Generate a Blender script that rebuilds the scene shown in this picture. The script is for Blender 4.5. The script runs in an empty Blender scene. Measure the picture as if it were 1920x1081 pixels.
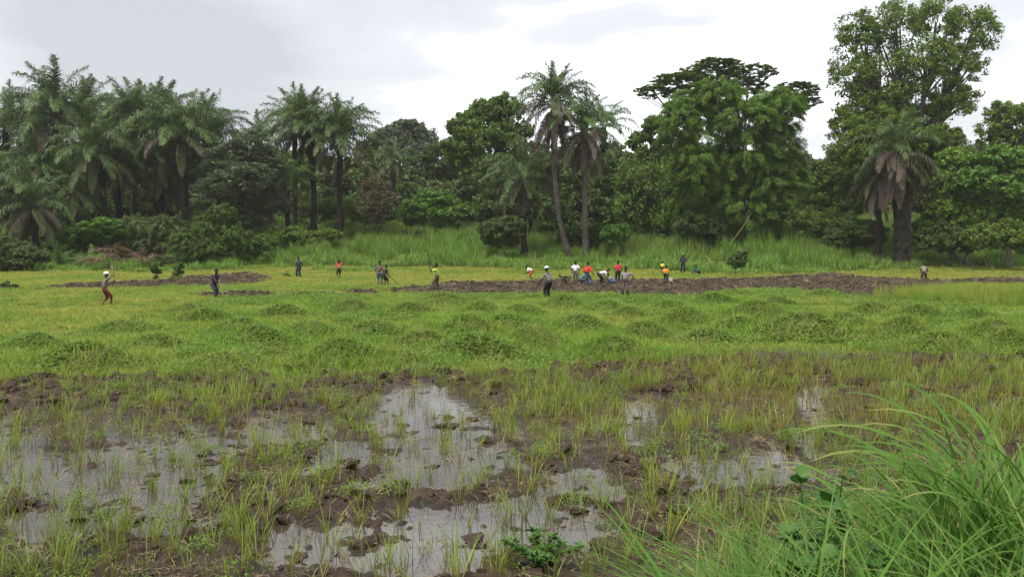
import bpy, math, random
import numpy as np
from mathutils import Vector, Matrix

# ------------------------------------------------------------------ camera, sky, sun, exposure
SC = bpy.context.scene
COL = SC.collection
F, CU, CV, HV, EYE = 1663.0, 960.0, 540.5, 437.0, 3.6      # photo pixels; eye height in metres
HAZE = 0.00017                                              # density of the humid air
PITCH = math.atan((CV - HV) / F)
CP, SP = math.cos(PITCH), math.sin(PITCH)

cam_data = bpy.data.cameras.new('camera')
cam = bpy.data.objects.new('camera', cam_data)
COL.objects.link(cam)
cam.location = (0, 0, EYE)
cam.rotation_euler = (math.pi / 2 - PITCH, 0, 0)
cam_data.sensor_width = 36.0
cam_data.lens = 36.0 * F / 1920.0
cam_data.clip_start = 0.05
cam_data.clip_end = 6000
SC.camera = cam

SUN_EL, SUN_AZ = math.radians(62), math.radians(215)       # high, behind the camera's left shoulder
world = bpy.data.worlds.new('World')
SC.world = world
world.use_nodes = True
wn, wl = world.node_tree.nodes, world.node_tree.links
wn.clear()
w_out = wn.new('ShaderNodeOutputWorld')
w_sky = wn.new('ShaderNodeTexSky')
w_sky.sky_type = 'NISHITA'
w_sky.sun_disc = False
w_sky.sun_elevation = SUN_EL
w_sky.sun_rotation = SUN_AZ
w_bg = wn.new('ShaderNodeBackground')
w_bg.inputs['Strength'].default_value = 0.08
wl.new(w_sky.outputs[0], w_bg.inputs['Color'])
w_tc = wn.new('ShaderNodeTexCoord')
w_map = wn.new('ShaderNodeMapping')
w_map.inputs['Scale'].default_value = (1.0, 1.0, 3.2)
w_map.inputs['Location'].default_value = (1.3, 0.7, 2.1)
wl.new(w_tc.outputs['Generated'], w_map.inputs['Vector'])
w_n = wn.new('ShaderNodeTexNoise')
w_n.inputs['Scale'].default_value = 2.1
w_n.inputs['Detail'].default_value = 5
w_n.inputs['Roughness'].default_value = 0.5
w_n.inputs['Distortion'].default_value = 0.25
wl.new(w_map.outputs[0], w_n.inputs['Vector'])
w_r = wn.new('ShaderNodeValToRGB')
w_e = w_r.color_ramp.elements.new(0.50)
w_e.color = (0.265, 0.27, 0.278, 1)
w_r.color_ramp.elements[0].position = 0.33
w_r.color_ramp.elements[0].color = (0.19, 0.195, 0.203, 1)
w_r.color_ramp.elements[2].position = 0.72
w_r.color_ramp.elements[2].color = (0.78, 0.79, 0.80, 1)
wl.new(w_n.outputs['Fac'], w_r.inputs['Fac'])
w_bg2 = wn.new('ShaderNodeBackground')
w_bg2.inputs['Strength'].default_value = 1.0
wl.new(w_r.outputs[0], w_bg2.inputs['Color'])
w_mix = wn.new('ShaderNodeMixShader')
w_mix.inputs[0].default_value = 0.94                        # overcast: almost all cloud, a little open sky
wl.new(w_bg.outputs[0], w_mix.inputs[1])
wl.new(w_bg2.outputs[0], w_mix.inputs[2])
wl.new(w_mix.outputs[0], w_out.inputs['Surface'])

sun_data = bpy.data.lights.new('sun', 'SUN')
sun_data.energy = 1.5
sun_data.angle = math.radians(25)
sun_data.color = (1.0, 0.97, 0.92)
sun = bpy.data.objects.new('sun', sun_data)
COL.objects.link(sun)
sd = Vector((math.sin(SUN_AZ) * math.cos(SUN_EL), math.cos(SUN_AZ) * math.cos(SUN_EL), math.sin(SUN_EL)))
sun.rotation_euler = sd.to_track_quat('Z', 'Y').to_euler()
sun.location = (0, -20, 60)

SC.view_settings.view_transform = 'Standard'
SC.view_settings.look = 'None'
SC.view_settings.exposure = 1.8
SC.view_settings.gamma = 1.0
SC.view_settings.use_curve_mapping = False
SC.cycles.max_bounces = 6
SC.cycles.diffuse_bounces = 3
SC.cycles.transparent_max_bounces = 8

# ------------------------------------------------------------------ photo <-> place
def world_pt(u, v, y):
    a, b = (u - CU) / F, -(v - CV) / F
    k = y / (CP + b * SP)
    return np.array((a * k, y, EYE + (-SP + b * CP) * k))

def ground_xy(u, v):
    a, b = (u - CU) / F, -(v - CV) / F
    k = EYE / -(-SP + b * CP)
    return a * k, (CP + b * SP) * k

def uv_of(x, y, z):
    yc = np.maximum(y * CP - (z - EYE) * SP, 0.3)
    zc = y * SP + (z - EYE) * CP
    return CU + F * x / yc, CV - F * zc / yc

def px(n, y):                                               # n photo pixels at distance y, in metres
    return n * y / F

# ------------------------------------------------------------------ noise
def _hash(ix, iy, s):
    h = (ix.astype(np.int64) * 374761393 + iy.astype(np.int64) * 668265263 + s * 974634777) & 0x7fffffff
    h = ((h ^ (h >> 13)) * 1274126177) & 0x7fffffff
    return ((h ^ (h >> 16)) & 0xffff) / 65535.0

def vnoise(x, y, s=0):
    x, y = np.asarray(x, float), np.asarray(y, float)
    ix, iy = np.floor(x), np.floor(y)
    fx, fy = x - ix, y - iy
    fx, fy = fx * fx * (3 - 2 * fx), fy * fy * (3 - 2 * fy)
    a, b = _hash(ix, iy, s), _hash(ix + 1, iy, s)
    c, d = _hash(ix, iy + 1, s), _hash(ix + 1, iy + 1, s)
    return (a * (1 - fx) + b * fx) * (1 - fy) + (c * (1 - fx) + d * fx) * fy

def fbm(x, y, s=0, octv=4, gain=0.5):
    t, amp, tot = 0, 1.0, 0.0
    for k in range(octv):
        t = t + amp * vnoise(x * 2 ** k + 17.3 * k, y * 2 ** k - 9.1 * k, s + k)
        tot += amp
        amp *= gain
    return t / tot

def ss(a, b, x):
    t = np.clip((x - a) / (b - a), 0, 1)
    return t * t * (3 - 2 * t)

# ------------------------------------------------------------------ layout of the field, in flat ground coordinates
def edge_paddy(u):                                          # where the flooded paddy gives way to the weedy field
    return np.interp(u, [-900, 0, 300, 450, 520, 620, 760, 900, 1050, 1300, 1500, 1920, 2800],
                     [716, 714, 712, 706, 722, 712, 700, 706, 690, 668, 656, 652, 648])

POOLS = [(180, 800, 300, 42, .80), (1400, 765, 330, 44, .84), (1060, 805, 130, 44, .75), (820, 775, 175, 62, 1.0), (560, 800, 130, 40, .85), (760, 870, 230, 55, 1.0), (1205, 785, 58, 58, 1.0),
         (1515, 790, 42, 52, 1.0), (1380, 880, 200, 42, 1.0), (1110, 905, 110, 40, .7), (150, 890, 200, 62, 1.0), (20, 860, 170, 45, .9),
         (300, 960, 130, 50, .8), (560, 1020, 120, 42, .9), (900, 985, 270, 52, 1.0), (780, 1050, 160, 40, .9),
         (120, 980, 140, 36, .8), (1745, 722, 16, 18, .8), (1600, 870, 120, 40, .8), (-200, 900, 220, 80, 1.0), (380, 830, 120, 28, .7),
         (740, 700, 40, 12, .6), (330, 890, 120, 40, .8)]
MUDS = [(500, 930, 110, 40), (700, 930, 130, 26), (1230, 1045, 200, 60), (1260, 930, 90, 60), (110, 1050, 200, 46), (430, 1010, 90, 36),
        (650, 895, 90, 16), (1000, 860, 60, 30), (740, 850, 34, 12), (1180, 880, 60, 26), (250, 1060, 160, 40), (640, 1075, 120, 20)]

def pool_w(u, v):
    w = np.zeros_like(u)
    for (cu, cv, ru, rv, k) in POOLS:
        d = np.sqrt(((u - cu) / ru) ** 2 + ((v - cv) / rv) ** 2)
        w = np.maximum(w, k * (1 - ss(.55, 1.25, d)))
    for (cu, cv, ru, rv) in MUDS:
        d = np.sqrt(((u - cu) / ru) ** 2 + ((v - cv) / rv) ** 2)
        w = w * ss(.35, 1.1, d)
    return w

def till_w(x, y, u, v):
    n = (fbm(x * .35, y * .35, 71) - .5)
    nn = n * 14
    up = np.interp(u, [700, 740, 860, 1000, 1200, 1400, 1560, 1700, 1760, 1850, 2000], [560, 543, 530, 526, 527, 523, 515, 524, 527, 523, 520])
    lo = np.interp(u, [700, 740, 860, 1000, 1200, 1290, 1385, 1420, 1500, 1560, 1680, 1760, 1850, 2000],
                   [545, 553, 556, 553, 557, 561, 546, 542, 546, 559, 559, 541, 534, 536])
    a = np.minimum(v - up, lo - v)
    up2 = np.interp(u, [80, 110, 250, 380, 460, 505, 520], [545, 534, 530, 517, 513, 520, 535])
    lo2 = np.interp(u, [80, 110, 250, 380, 460, 505, 520], [538, 543, 541, 540, 535, 527, 527])
    b = np.minimum(v - up2, lo2 - v)
    c = np.maximum(6 * (1 - np.sqrt(((u - 440) / 90) ** 2 + ((v - 556) / 7) ** 2)), 6 * (1 - np.sqrt(((u - 680) / 42) ** 2 + ((v - 550) / 6) ** 2)))
    c = np.maximum(c, 5 * (1 - np.sqrt(((u - 570) / 60) ** 2 + ((v - 553) / 4) ** 2)))
    return ss(-1.5, 2.0, np.maximum(np.maximum(a, b), c) + nn * .45) * ss(30, 40, y) * (1 - ss(88, 95, y))

def zones(x, y):
    x, y = np.asarray(x, float), np.asarray(y, float)
    u, v = uv_of(x, y, np.zeros_like(x))
    wob = (fbm(x * .5, y * .5, 5) - .5) * 34
    pad = ss(-10, 10, v + wob - edge_paddy(u)) * ss(6.5, 8.5, y + (fbm(x, y, 8) - .5) * 1.5)
    w = pool_w(u + (fbm(x * .9, y * .9, 31) - .5) * 90, v + (fbm(x * .9, y * .9, 32) - .5) * 30) * pad
    till = till_w(x, y, u, v)
    return u, v, pad, w, till

def terrain(x, y, full=False):
    x, y = np.asarray(x, float), np.asarray(y, float)
    u, v, pad, w, till = zones(x, y)
    far = 2.6 * ss(72, 130, y) + 9.0 * ss(108, 205, y) + 3 * ss(200, 300, y) + 14 * ss(300, 1500, y) + .5 * ss(80, 120, y) * (fbm(x * .05, y * .05, 44) - .5)
    bank = 2.0 * (1 - ss(1.5, 8.5, y))
    n1, n2, n3 = fbm(x * 1.1, y * 1.1, 11), fbm(x * 3.4, y * 3.4, 12), fbm(x * 9, y * 9, 13, 2)
    lump = np.clip(n2 - .5, 0, 1)
    hp = .045 - .125 * w + .16 * (n1 - .5) + .26 * lump + .10 * (n3 - .5)
    hf = .02 + .50 * (fbm(x * .33, y * .42, 21, 3) - .5) * ss(19, 24, y) * (1 - .6 * ss(38, 50, y)) + .08 * (n2 - .5) * (1 - ss(40, 60, y))
    hf = hf + till * (.06 + .22 * (fbm(x * 1.6, y * 1.6, 23) - .45) + .12 * (n2 - .5))
    h = pad * hp + (1 - pad) * hf + far + bank
    return (h, u, v, pad, w, till) if full else h

def ground_at(u, v):                                        # where the ray through a photo pixel meets the uneven ground
    x, y = ground_xy(u, v)
    for _ in range(6):
        z = float(terrain(np.array([x]), np.array([y]))[0])
        a, b = (u - CU) / F, -(v - CV) / F
        k = .5 * ((EYE - z) / -(-SP + b * CP)) + .5 * y / (CP + b * SP)
        x, y = a * k, (CP + b * SP) * k
    return x, y

def gz(x, y):
    return float(terrain(np.array([x]), np.array([y]))[0])

# ------------------------------------------------------------------ mesh helpers
def mesh_from(name, V, quads=None, tris=None, attrs=None, smooth=False, mats=None):
    V = np.asarray(V, np.float32).reshape(-1, 3)
    me = bpy.data.meshes.new(name)
    me.vertices.add(len(V))
    me.vertices.foreach_set('co', V.ravel())
    Q = np.zeros((0, 4), np.int32) if quads is None else np.asarray(quads, np.int32).reshape(-1, 4)
    T = np.zeros((0, 3), np.int32) if tris is None else np.asarray(tris, np.int32).reshape(-1, 3)
    nl = Q.size + T.size
    me.loops.add(nl)
    me.loops.foreach_set('vertex_index', np.concatenate([Q.ravel(), T.ravel()]))
    me.polygons.add(len(Q) + len(T))
    starts = np.concatenate([np.arange(len(Q)) * 4, Q.size + np.arange(len(T)) * 3]).astype(np.int32)
    me.polygons.foreach_set('loop_start', starts)
    me.polygons.foreach_set('use_smooth', np.full(len(Q) + len(T), smooth, bool))
    me.update(calc_edges=True)
    for k, a in (attrs or {}).items():
        at = me.attributes.new(k, 'FLOAT', 'POINT')
        at.data.foreach_set('value', np.asarray(a, np.float32).ravel())
    for m in (mats or []):
        me.materials.append(m)
    return me

class MB:                                                   # a mesh under construction
    def __init__(self):
        self.V, self.Q, self.T, self.A, self.n = [], [], [], [], 0
    def add(self, V, Q=None, T=None, t=None):
        V = np.asarray(V, float).reshape(-1, 3)
        self.V.append(V)
        if Q is not None and len(Q): self.Q.append(np.asarray(Q, int).reshape(-1, 4) + self.n)
        if T is not None and len(T): self.T.append(np.asarray(T, int).reshape(-1, 3) + self.n)
        self.A.append(np.zeros(len(V)) if t is None else np.asarray(t, float).ravel())
        self.n += len(V)
    def tube(self, path, radii, sides=7, cap=True, t=None, bump=0.0, rng=None):
        P = np.asarray(path, float)
        R = np.broadcast_to(np.asarray(radii, float), (len(P),))
        T = np.gradient(P, axis=0)
        T /= np.linalg.norm(T, axis=1)[:, None] + 1e-9
        ref = np.array((0, 1.0, 0)) if abs(T[:, 1]).mean() < .8 else np.array((1.0, 0, 0))
        A = np.cross(T, ref); A /= np.linalg.norm(A, axis=1)[:, None] + 1e-9
        B = np.cross(T, A)
        ang = np.arange(sides) / sides * 2 * np.pi
        rr = R[:, None] * (1 + (bump * (rng.random((len(P), sides)) - .5) if rng is not None else 0))
        V = P[:, None, :] + rr[..., None] * (np.cos(ang)[None, :, None] * A[:, None, :] + np.sin(ang)[None, :, None] * B[:, None, :])
        n, s = len(P), sides
        i, j = np.meshgrid(np.arange(n - 1), np.arange(s), indexing='ij')
        Q = np.stack([i * s + j, i * s + (j + 1) % s, (i + 1) * s + (j + 1) % s, (i + 1) * s + j], -1).reshape(-1, 4)
        V = V.reshape(-1, 3)
        tt = np.repeat(np.linspace(0, 1, n) if t is None else np.broadcast_to(t, (n,)), s)
        Tn = None
        if cap:
            V = np.vstack([V, P[0], P[-1]])
            tt = np.append(tt, [tt[0], tt[-1]])
            k = np.arange(s)
            Tn = np.vstack([np.stack([(k + 1) % s, k, np.full(s, n * s)], 1),
                            np.stack([(n - 1) * s + k, (n - 1) * s + (k + 1) % s, np.full(s, n * s + 1)], 1)])
        self.add(V, Q, Tn, tt)
    def mesh(self, name, mats=None, smooth=False, attr=True):
        return mesh_from(name, np.vstack(self.V), np.vstack(self.Q) if self.Q else None, np.vstack(self.T) if self.T else None,
                         {'along': np.concatenate(self.A)} if attr else None, smooth, mats)

def link(name, me, parent=None, loc=None, rot=None, scale=None):
    o = bpy.data.objects.new(name, me)
    COL.objects.link(o)
    if parent is not None: o.parent = parent
    if loc is not None: o.location = loc
    if rot is not None: o.rotation_euler = rot
    if scale is not None: o.scale = scale if hasattr(scale, '__len__') else (scale,) * 3
    return o

def tag(o, label=None, cat=None, group=None, kind=None):
    if label: o['label'] = label
    if cat: o['category'] = cat
    if group: o['group'] = group
    if kind: o['kind'] = kind
    return o

def empty(name, loc, label, cat, group=None, rotz=0.0, scale=1.0):
    o = link(name, None, None, loc, (0, 0, rotz), scale)
    o.empty_display_size = .3
    return tag(o, label, cat, group)

# ------------------------------------------------------------------ materials
def new_mat(name):
    m = bpy.data.materials.new(name)
    m.use_nodes = True
    nt = m.node_tree
    nt.nodes.clear()
    out = nt.nodes.new('ShaderNodeOutputMaterial')
    return m, nt.nodes, nt.links, out

def ramp(nodes, stops):
    r = nodes.new('ShaderNodeValToRGB')
    e = r.color_ramp.elements
    while len(e) < len(stops): e.new(.5)
    for k, (p, c) in enumerate(stops):
        e[k].position = p
        e[k].color = (*c, 1)
    return r

def mixc(nodes, links, fac, a, b, mode='MIX'):
    m = nodes.new('ShaderNodeMix')
    m.data_type = 'RGBA'
    m.blend_type = mode
    for sock, val in ((m.inputs['Factor'], fac), (m.inputs['A'], a), (m.inputs['B'], b)):
        if hasattr(val, 'links'): links.new(val, sock)
        else: sock.default_value = val if not isinstance(val, tuple) else (*val, 1)
    return m.outputs['Result']

def noise(nodes, links, vec, scale, detail=3):
    n = nodes.new('ShaderNodeTexNoise')
    n.inputs['Scale'].default_value = scale
    n.inputs['Detail'].default_value = detail
    links.new(vec, n.inputs['Vector'])
    return n.outputs['Fac']

def foliage(name, dark, mid, light, transl=.25, rough=.5, patch=.35, base=None, base_end=.45, spec=.35, patch_col=None, patch_lo=.45, patch_hi=.65, tip=None):
    """Leaf material: colour varies per leaf, per plant and in patches over the field; 'along' runs from the base (0) to the tip (1) of a blade."""
    m, N, L, out = new_mat(name)
    geo = N.new('ShaderNodeNewGeometry')
    oi = N.new('ShaderNodeObjectInfo')
    add = N.new('ShaderNodeMath'); add.operation = 'MULTIPLY_ADD'
    L.new(geo.outputs['Random Per Island'], add.inputs[0]); add.inputs[1].default_value = .55
    mul = N.new('ShaderNodeMath'); mul.operation = 'MULTIPLY'; L.new(oi.outputs['Random'], mul.inputs[0]); mul.inputs[1].default_value = .45
    L.new(mul.outputs[0], add.inputs[2])
    r = ramp(N, [(0, dark), (.5, mid), (1, light)])
    L.new(add.outputs[0], r.inputs['Fac'])
    col = r.outputs[0]
    if patch_col is not None:
        nf = noise(N, L, geo.outputs['Position'], patch, 3)
        mr = N.new('ShaderNodeMapRange')
        mr.inputs['From Min'].default_value, mr.inputs['From Max'].default_value = patch_lo, patch_hi
        L.new(nf, mr.inputs['Value'])
        col = mixc(N, L, mr.outputs[0], col, patch_col)
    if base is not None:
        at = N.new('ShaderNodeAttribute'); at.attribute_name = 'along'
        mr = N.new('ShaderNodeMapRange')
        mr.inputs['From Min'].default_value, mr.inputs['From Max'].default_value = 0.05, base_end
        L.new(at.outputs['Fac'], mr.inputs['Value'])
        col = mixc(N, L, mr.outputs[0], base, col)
    if tip is not None:
        at = N.new('ShaderNodeAttribute'); at.attribute_name = 'along'
        sm = N.new('ShaderNodeMath'); sm.operation = 'MULTIPLY_ADD'
        L.new(geo.outputs['Random Per Island'], sm.inputs[0]); sm.inputs[1].default_value = .45; L.new(at.outputs['Fac'], sm.inputs[2])
        s2_ = N.new('ShaderNodeMath'); s2_.operation = 'MULTIPLY_ADD'
        L.new(oi.outputs['Random'], s2_.inputs[0]); s2_.inputs[1].default_value = .35; L.new(sm.outputs[0], s2_.inputs[2])
        mr = N.new('ShaderNodeMapRange')
        mr.inputs['From Min'].default_value, mr.inputs['From Max'].default_value = 1.36, 1.62
        L.new(s2_.outputs[0], mr.inputs['Value'])
        col = mixc(N, L, mr.outputs[0], col, tip)
    p = N.new('ShaderNodeBsdfPrincipled')
    p.inputs['Roughness'].default_value = rough
    p.inputs['Specular IOR Level'].default_value = spec
    L.new(col, p.inputs['Base Color'])
    t = N.new('ShaderNodeBsdfTranslucent')
    L.new(col, t.inputs['Color'])
    mx = N.new('ShaderNodeMixShader'); mx.inputs[0].default_value = transl
    L.new(p.outputs[0], mx.inputs[1]); L.new(t.outputs[0], mx.inputs[2])
    L.new(mx.outputs[0], out.inputs['Surface'])
    return m

def solid(name, c1, c2, scale=6, rough=.8, bump=0.0, spec=.3, coords='Object', detail=4, stretch=None, emboss_scale=None):
    m, N, L, out = new_mat(name)
    tc = N.new('ShaderNodeTexCoord')
    vec = tc.outputs[coords]
    if stretch:
        mp = N.new('ShaderNodeMapping'); mp.inputs['Scale'].default_value = stretch
        L.new(vec, mp.inputs['Vector']); vec = mp.outputs[0]
    nf = noise(N, L, vec, scale, detail)
    r = ramp(N, [(.32, c1), (.68, c2)])
    L.new(nf, r.inputs['Fac'])
    p = N.new('ShaderNodeBsdfPrincipled')
    p.inputs['Roughness'].default_value = rough
    p.inputs['Specular IOR Level'].default_value = spec
    L.new(r.outputs[0], p.inputs['Base Color'])
    if bump:
        b = N.new('ShaderNodeBump'); b.inputs['Strength'].default_value = bump
        L.new(noise(N, L, vec, emboss_scale or scale * 2, 4), b.inputs['Height'])
        L.new(b.outputs[0], p.inputs['Normal'])
    L.new(p.outputs[0], out.inputs['Surface'])
    return m

def ground_material():
    m, N, L, out = new_mat('ground')
    geo = N.new('ShaderNodeNewGeometry')
    def attr(k):
        a = N.new('ShaderNodeAttribute'); a.attribute_name = k
        return a.outputs['Fac']
    pos = geo.outputs['Position']
    mud = ramp(N, [(.3, (.020, .012, .008)), (.55, (.039, .025, .017)), (.75, (.072, .048, .032))])
    L.new(noise(N, L, pos, 3.5, 6), mud.inputs['Fac'])
    soil = ramp(N, [(.3, (.011, .007, .004)), (.55, (.025, .016, .009)), (.78, (.075, .053, .030))])
    L.new(noise(N, L, pos, 2.6, 6), soil.inputs['Fac'])
    turf = ramp(N, [(.3, (.06, .095, .016)), (.55, (.11, .155, .028)), (.75, (.19, .18, .05))])
    L.new(noise(N, L, pos, 1.2, 6), turf.inputs['Fac'])
    c = mixc(N, L, attr('paddy'), turf.outputs[0], mud.outputs[0])
    c = mixc(N, L, attr('till'), c, soil.outputs[0])
    litter = ramp(N, [(.35, (.018, .022, .010)), (.7, (.045, .055, .022))])
    L.new(noise(N, L, pos, .8, 4), litter.inputs['Fac'])
    c = mixc(N, L, attr('wood'), c, litter.outputs[0])
    c = mixc(N, L, attr('wet'), c, (.55, .52, .50), 'MULTIPLY')
    p = N.new('ShaderNodeBsdfPrincipled')
    p.inputs['Specular IOR Level'].default_value = .2
    L.new(c, p.inputs['Base Color'])
    mr = N.new('ShaderNodeMapRange')
    mr.inputs['To Min'].default_value, mr.inputs['To Max'].default_value = .88, .30
    L.new(attr('wet'), mr.inputs['Value'])
    L.new(mr.outputs[0], p.inputs['Roughness'])
    b = N.new('ShaderNodeBump'); b.inputs['Strength'].default_value = .7; b.inputs['Distance'].default_value = .05
    L.new(noise(N, L, pos, 16, 5), b.inputs['Height'])
    L.new(b.outputs[0], p.inputs['Normal'])
    L.new(p.outputs[0], out.inputs['Surface'])
    return m

def water_material():
    m, N, L, out = new_mat('muddy_water')
    geo = N.new('ShaderNodeNewGeometry')
    r = ramp(N, [(.35, (.034, .026, .020)), (.7, (.060, .048, .038))])
    L.new(noise(N, L, geo.outputs['Position'], .5, 3), r.inputs['Fac'])
    p = N.new('ShaderNodeBsdfPrincipled')
    L.new(r.outputs[0], p.inputs['Base Color'])
    p.inputs['Roughness'].default_value = .03
    p.inputs['IOR'].default_value = 1.333
    p.inputs['Specular IOR Level'].default_value = .42
    b = N.new('ShaderNodeBump'); b.inputs['Strength'].default_value = .07; b.inputs['Distance'].default_value = .02
    L.new(noise(N, L, geo.outputs['Position'], 5, 2), b.inputs['Height'])
    L.new(b.outputs[0], p.inputs['Normal'])
    L.new(p.outputs[0], out.inputs['Surface'])
    return m

M_GROUND, M_WATER = ground_material(), water_material()
M_FIELD = foliage('field_grass', (.125, .215, .024), (.185, .295, .034), (.25, .36, .055), .4, patch=.16, patch_col=(.27, .31, .055), patch_hi=.60, base=(.13, .16, .03), base_end=.35, spec=.2)
M_YELLOW = foliage('mown_grass', (.20, .225, .03), (.28, .30, .045), (.36, .34, .075), .4, patch=.12, patch_col=(.17, .26, .03), base=(.19, .18, .045), base_end=.3, patch_lo=.5, patch_hi=.62, spec=.2)
M_TALL = foliage('tall_grass', (.10, .19, .022), (.145, .255, .032), (.20, .31, .055), .35, patch=.06, patch_col=(.17, .25, .042), base=(.10, .13, .03), base_end=.3)
M_RICE = foliage('rice_blade', (.14, .22, .022), (.215, .30, .030), (.32, .37, .055), .4, patch=.30, patch_col=(.15, .23, .03), base=(.17, .12, .035), base_end=.55)
M_STRAW = foliage('straw', (.12, .085, .045), (.20, .15, .075), (.30, .24, .12), .15, rough=.7)
M_BANK = foliage('bank_grass', (.032, .092, .012), (.068, .150, .018), (.135, .230, .036), .32, rough=.55, spec=.18, base=(.020, .045, .010), base_end=.4, tip=(.30, .26, .10))  # dark blade bases put the shade of the deep gaps into the colour
M_WEED = foliage('weed_leaf', (.09, .165, .020), (.135, .235, .030), (.19, .30, .052), .35, patch=.5, patch_col=(.155, .205, .038), spec=.2)
M_BROAD = foliage('broad_leaf', (.022, .065, .010), (.040, .105, .015), (.085, .17, .028), .2, rough=.45, spec=.25)
M_PALM = foliage('palm_leaf', (.031, .062, .014), (.056, .098, .021), (.10, .155, .036), .3, rough=.5, spec=.3)
M_PALM_B = foliage('palm_leaf_fresh', (.048, .095, .018), (.075, .145, .025), (.12, .20, .042), .3, rough=.5, spec=.3)
M_PALM_Y = foliage('palm_leaf_old', (.050, .068, .020), (.082, .096, .030), (.13, .13, .048), .2, rough=.6)
M_DEAD = foliage('palm_leaf_dead', (.060, .046, .034), (.105, .082, .062), (.175, .145, .115), .1, rough=.8, spec=.1)
M_DEADR = foliage('palm_leaf_dead_red', (.085, .050, .035), (.14, .085, .06), (.20, .14, .10), .1, rough=.8, spec=.1)
M_DARKLEAF = foliage('leaf_dark', (.036, .064, .013), (.058, .098, .020), (.094, .140, .032), .3, spec=.25)
M_LEAF = foliage('leaf_green', (.056, .100, .014), (.092, .152, .021), (.15, .215, .038), .35, spec=.2)
M_FRESH = foliage('leaf_fresh', (.060, .125, .016), (.095, .19, .025), (.15, .25, .045), .32, spec=.25)
M_BAMBOO = foliage('leaf_bamboo', (.072, .140, .016), (.118, .21, .024), (.185, .285, .042), .38, spec=.25)
M_GREYLEAF = foliage('leaf_grey', (.055, .078, .034), (.085, .112, .050), (.125, .150, .072), .25)
M_BROWNLEAF = foliage('leaf_brown', (.075, .062, .034), (.11, .090, .048), (.15, .125, .065), .15)
M_OLIVE = foliage('leaf_olive', (.048, .072, .018), (.076, .108, .027), (.115, .150, .042), .3, spec=.25)
M_TRUNK = solid('palm_trunk', (.010, .009, .008), (.034, .029, .024), 3, .95, .6, .1, stretch=(1, 1, 3))
M_TRUNKL = solid('palm_trunk_pale', (.018, .015, .012), (.080, .069, .058), 2.5, .9, .6, stretch=(1, 1, 4))
M_BARK = solid('bark', (.035, .028, .022), (.085, .072, .058), 2.5, .9, .5, stretch=(2, 2, .5))
M_BARKL = solid('bark_pale', (.11, .10, .085), (.22, .20, .175), 2.5, .9, .4, stretch=(2, 2, .5))
M_CULM = solid('bamboo_culm', (.05, .062, .022), (.12, .115, .05), 2, .6)
M_CLOD = solid('mud', (.020, .012, .008), (.055, .035, .023), 5, .75, 1.0, coords='Object', spec=.2)
M_SOIL = solid('dry_soil', (.012, .0075, .0045), (.046, .031, .019), 3, .9, .6)
M_MOUND = solid('mound_soil', (.045, .060, .016), (.095, .10, .032), 3, .95, .4, .1)
M_WOOD = solid('hoe_handle', (.22, .15, .07), (.36, .27, .15), 8, .6)
M_WOODD = solid('hoe_handle_dark', (.03, .022, .016), (.07, .05, .035), 8, .6)
M_IRON = solid('hoe_blade', (.02, .018, .017), (.05, .045, .04), 12, .5)
M_SKIN = solid('dark_skin', (.028, .016, .011), (.045, .027, .018), 12, .5)
M_HAIR = solid('hair', (.008, .007, .006), (.014, .012, .011), 60, .8, .4)
M_EYE = solid('eye', (.5, .48, .45), (.6, .58, .55), 5, .3)

# ------------------------------------------------------------------ ground and water
ys = np.concatenate([np.linspace(-30, 2.6, 16), 3.0 * np.exp(np.linspace(0, math.log(340 / 3.0), 660)), np.geomspace(380, 4000, 14)])
ts = np.linspace(-1, 1, 541)
sx = np.sign(ts) * np.abs(ts) ** 1.2
Y, S = np.meshgrid(ys, sx, indexing='ij')
X = S * (.78 * np.maximum(Y, 0) + 6.5 + np.where(Y < 3, 10, 10 * np.exp(-(Y - 3) / 1.5)))
h, u_, v_, pad_, w_, till_ = terrain(X, Y, True)
wet_ = pad_ * (1 - ss(.01, .10, h))
wood_ = (1 - .75 * np.exp(-((X / np.maximum(Y, 1) * F + CU - 260) / 160) ** 2)) * ss(96, 118, Y + (fbm(X * .05, Y * .05, 9) - .5) * 20) * (1 - .6 * np.exp(-((X / Y * F + CU - 800) / 160) ** 2))
nr, nc = X.shape
i, j = np.meshgrid(np.arange(nr - 1), np.arange(nc - 1), indexing='ij')
Q = np.stack([i * nc + j, i * nc + j + 1, (i + 1) * nc + j + 1, (i + 1) * nc + j], -1).reshape(-1, 4)
me = mesh_from('ground', np.stack([X, Y, h], -1), Q, None,
               {'paddy': pad_, 'wet': wet_, 'till': till_, 'wood': wood_}, True, [M_GROUND])
tag(link('ground', me), kind='structure')
wx = [-26, 26]
me = mesh_from('water', [(-26, 6.3, 0), (26, 6.3, 0), (26, 27, 0), (-26, 27, 0)], [(0, 1, 2, 3)], None, None, False, [M_WATER])
tag(link('water', me), kind='structure')

# thin humid air
m, N, L, out = new_mat('humid_air')
pv_ = N.new('ShaderNodeVolumePrincipled')
pv_.inputs['Color'].default_value = (1, .99, .96, 1)
pv_.inputs['Density'].default_value = HAZE
pv_.inputs['Anisotropy'].default_value = 0.0
L.new(pv_.outputs[0], out.inputs['Volume'])
b0, b1 = np.array((-3300., -60., -3.)), np.array((3300., 4100., 60.))
V = [(b1[0] if k & 1 else b0[0], b1[1] if k & 2 else b0[1], b1[2] if k & 4 else b0[2]) for k in range(8)]
tag(link('haze', mesh_from('haze', V, [(0, 2, 3, 1), (4, 5, 7, 6), (0, 1, 5, 4), (2, 6, 7, 3), (0, 4, 6, 2), (1, 3, 7, 5)], None, None, False, [m])), kind='stuff')

# ------------------------------------------------------------------ scattering (stuff only)
def proto_collection(name, meshes):
    c = bpy.data.collections.new(name)
    for k, me in enumerate(meshes):
        c.objects.link(bpy.data.objects.new('%s_%02d' % (name, k), me))
    return c

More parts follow.
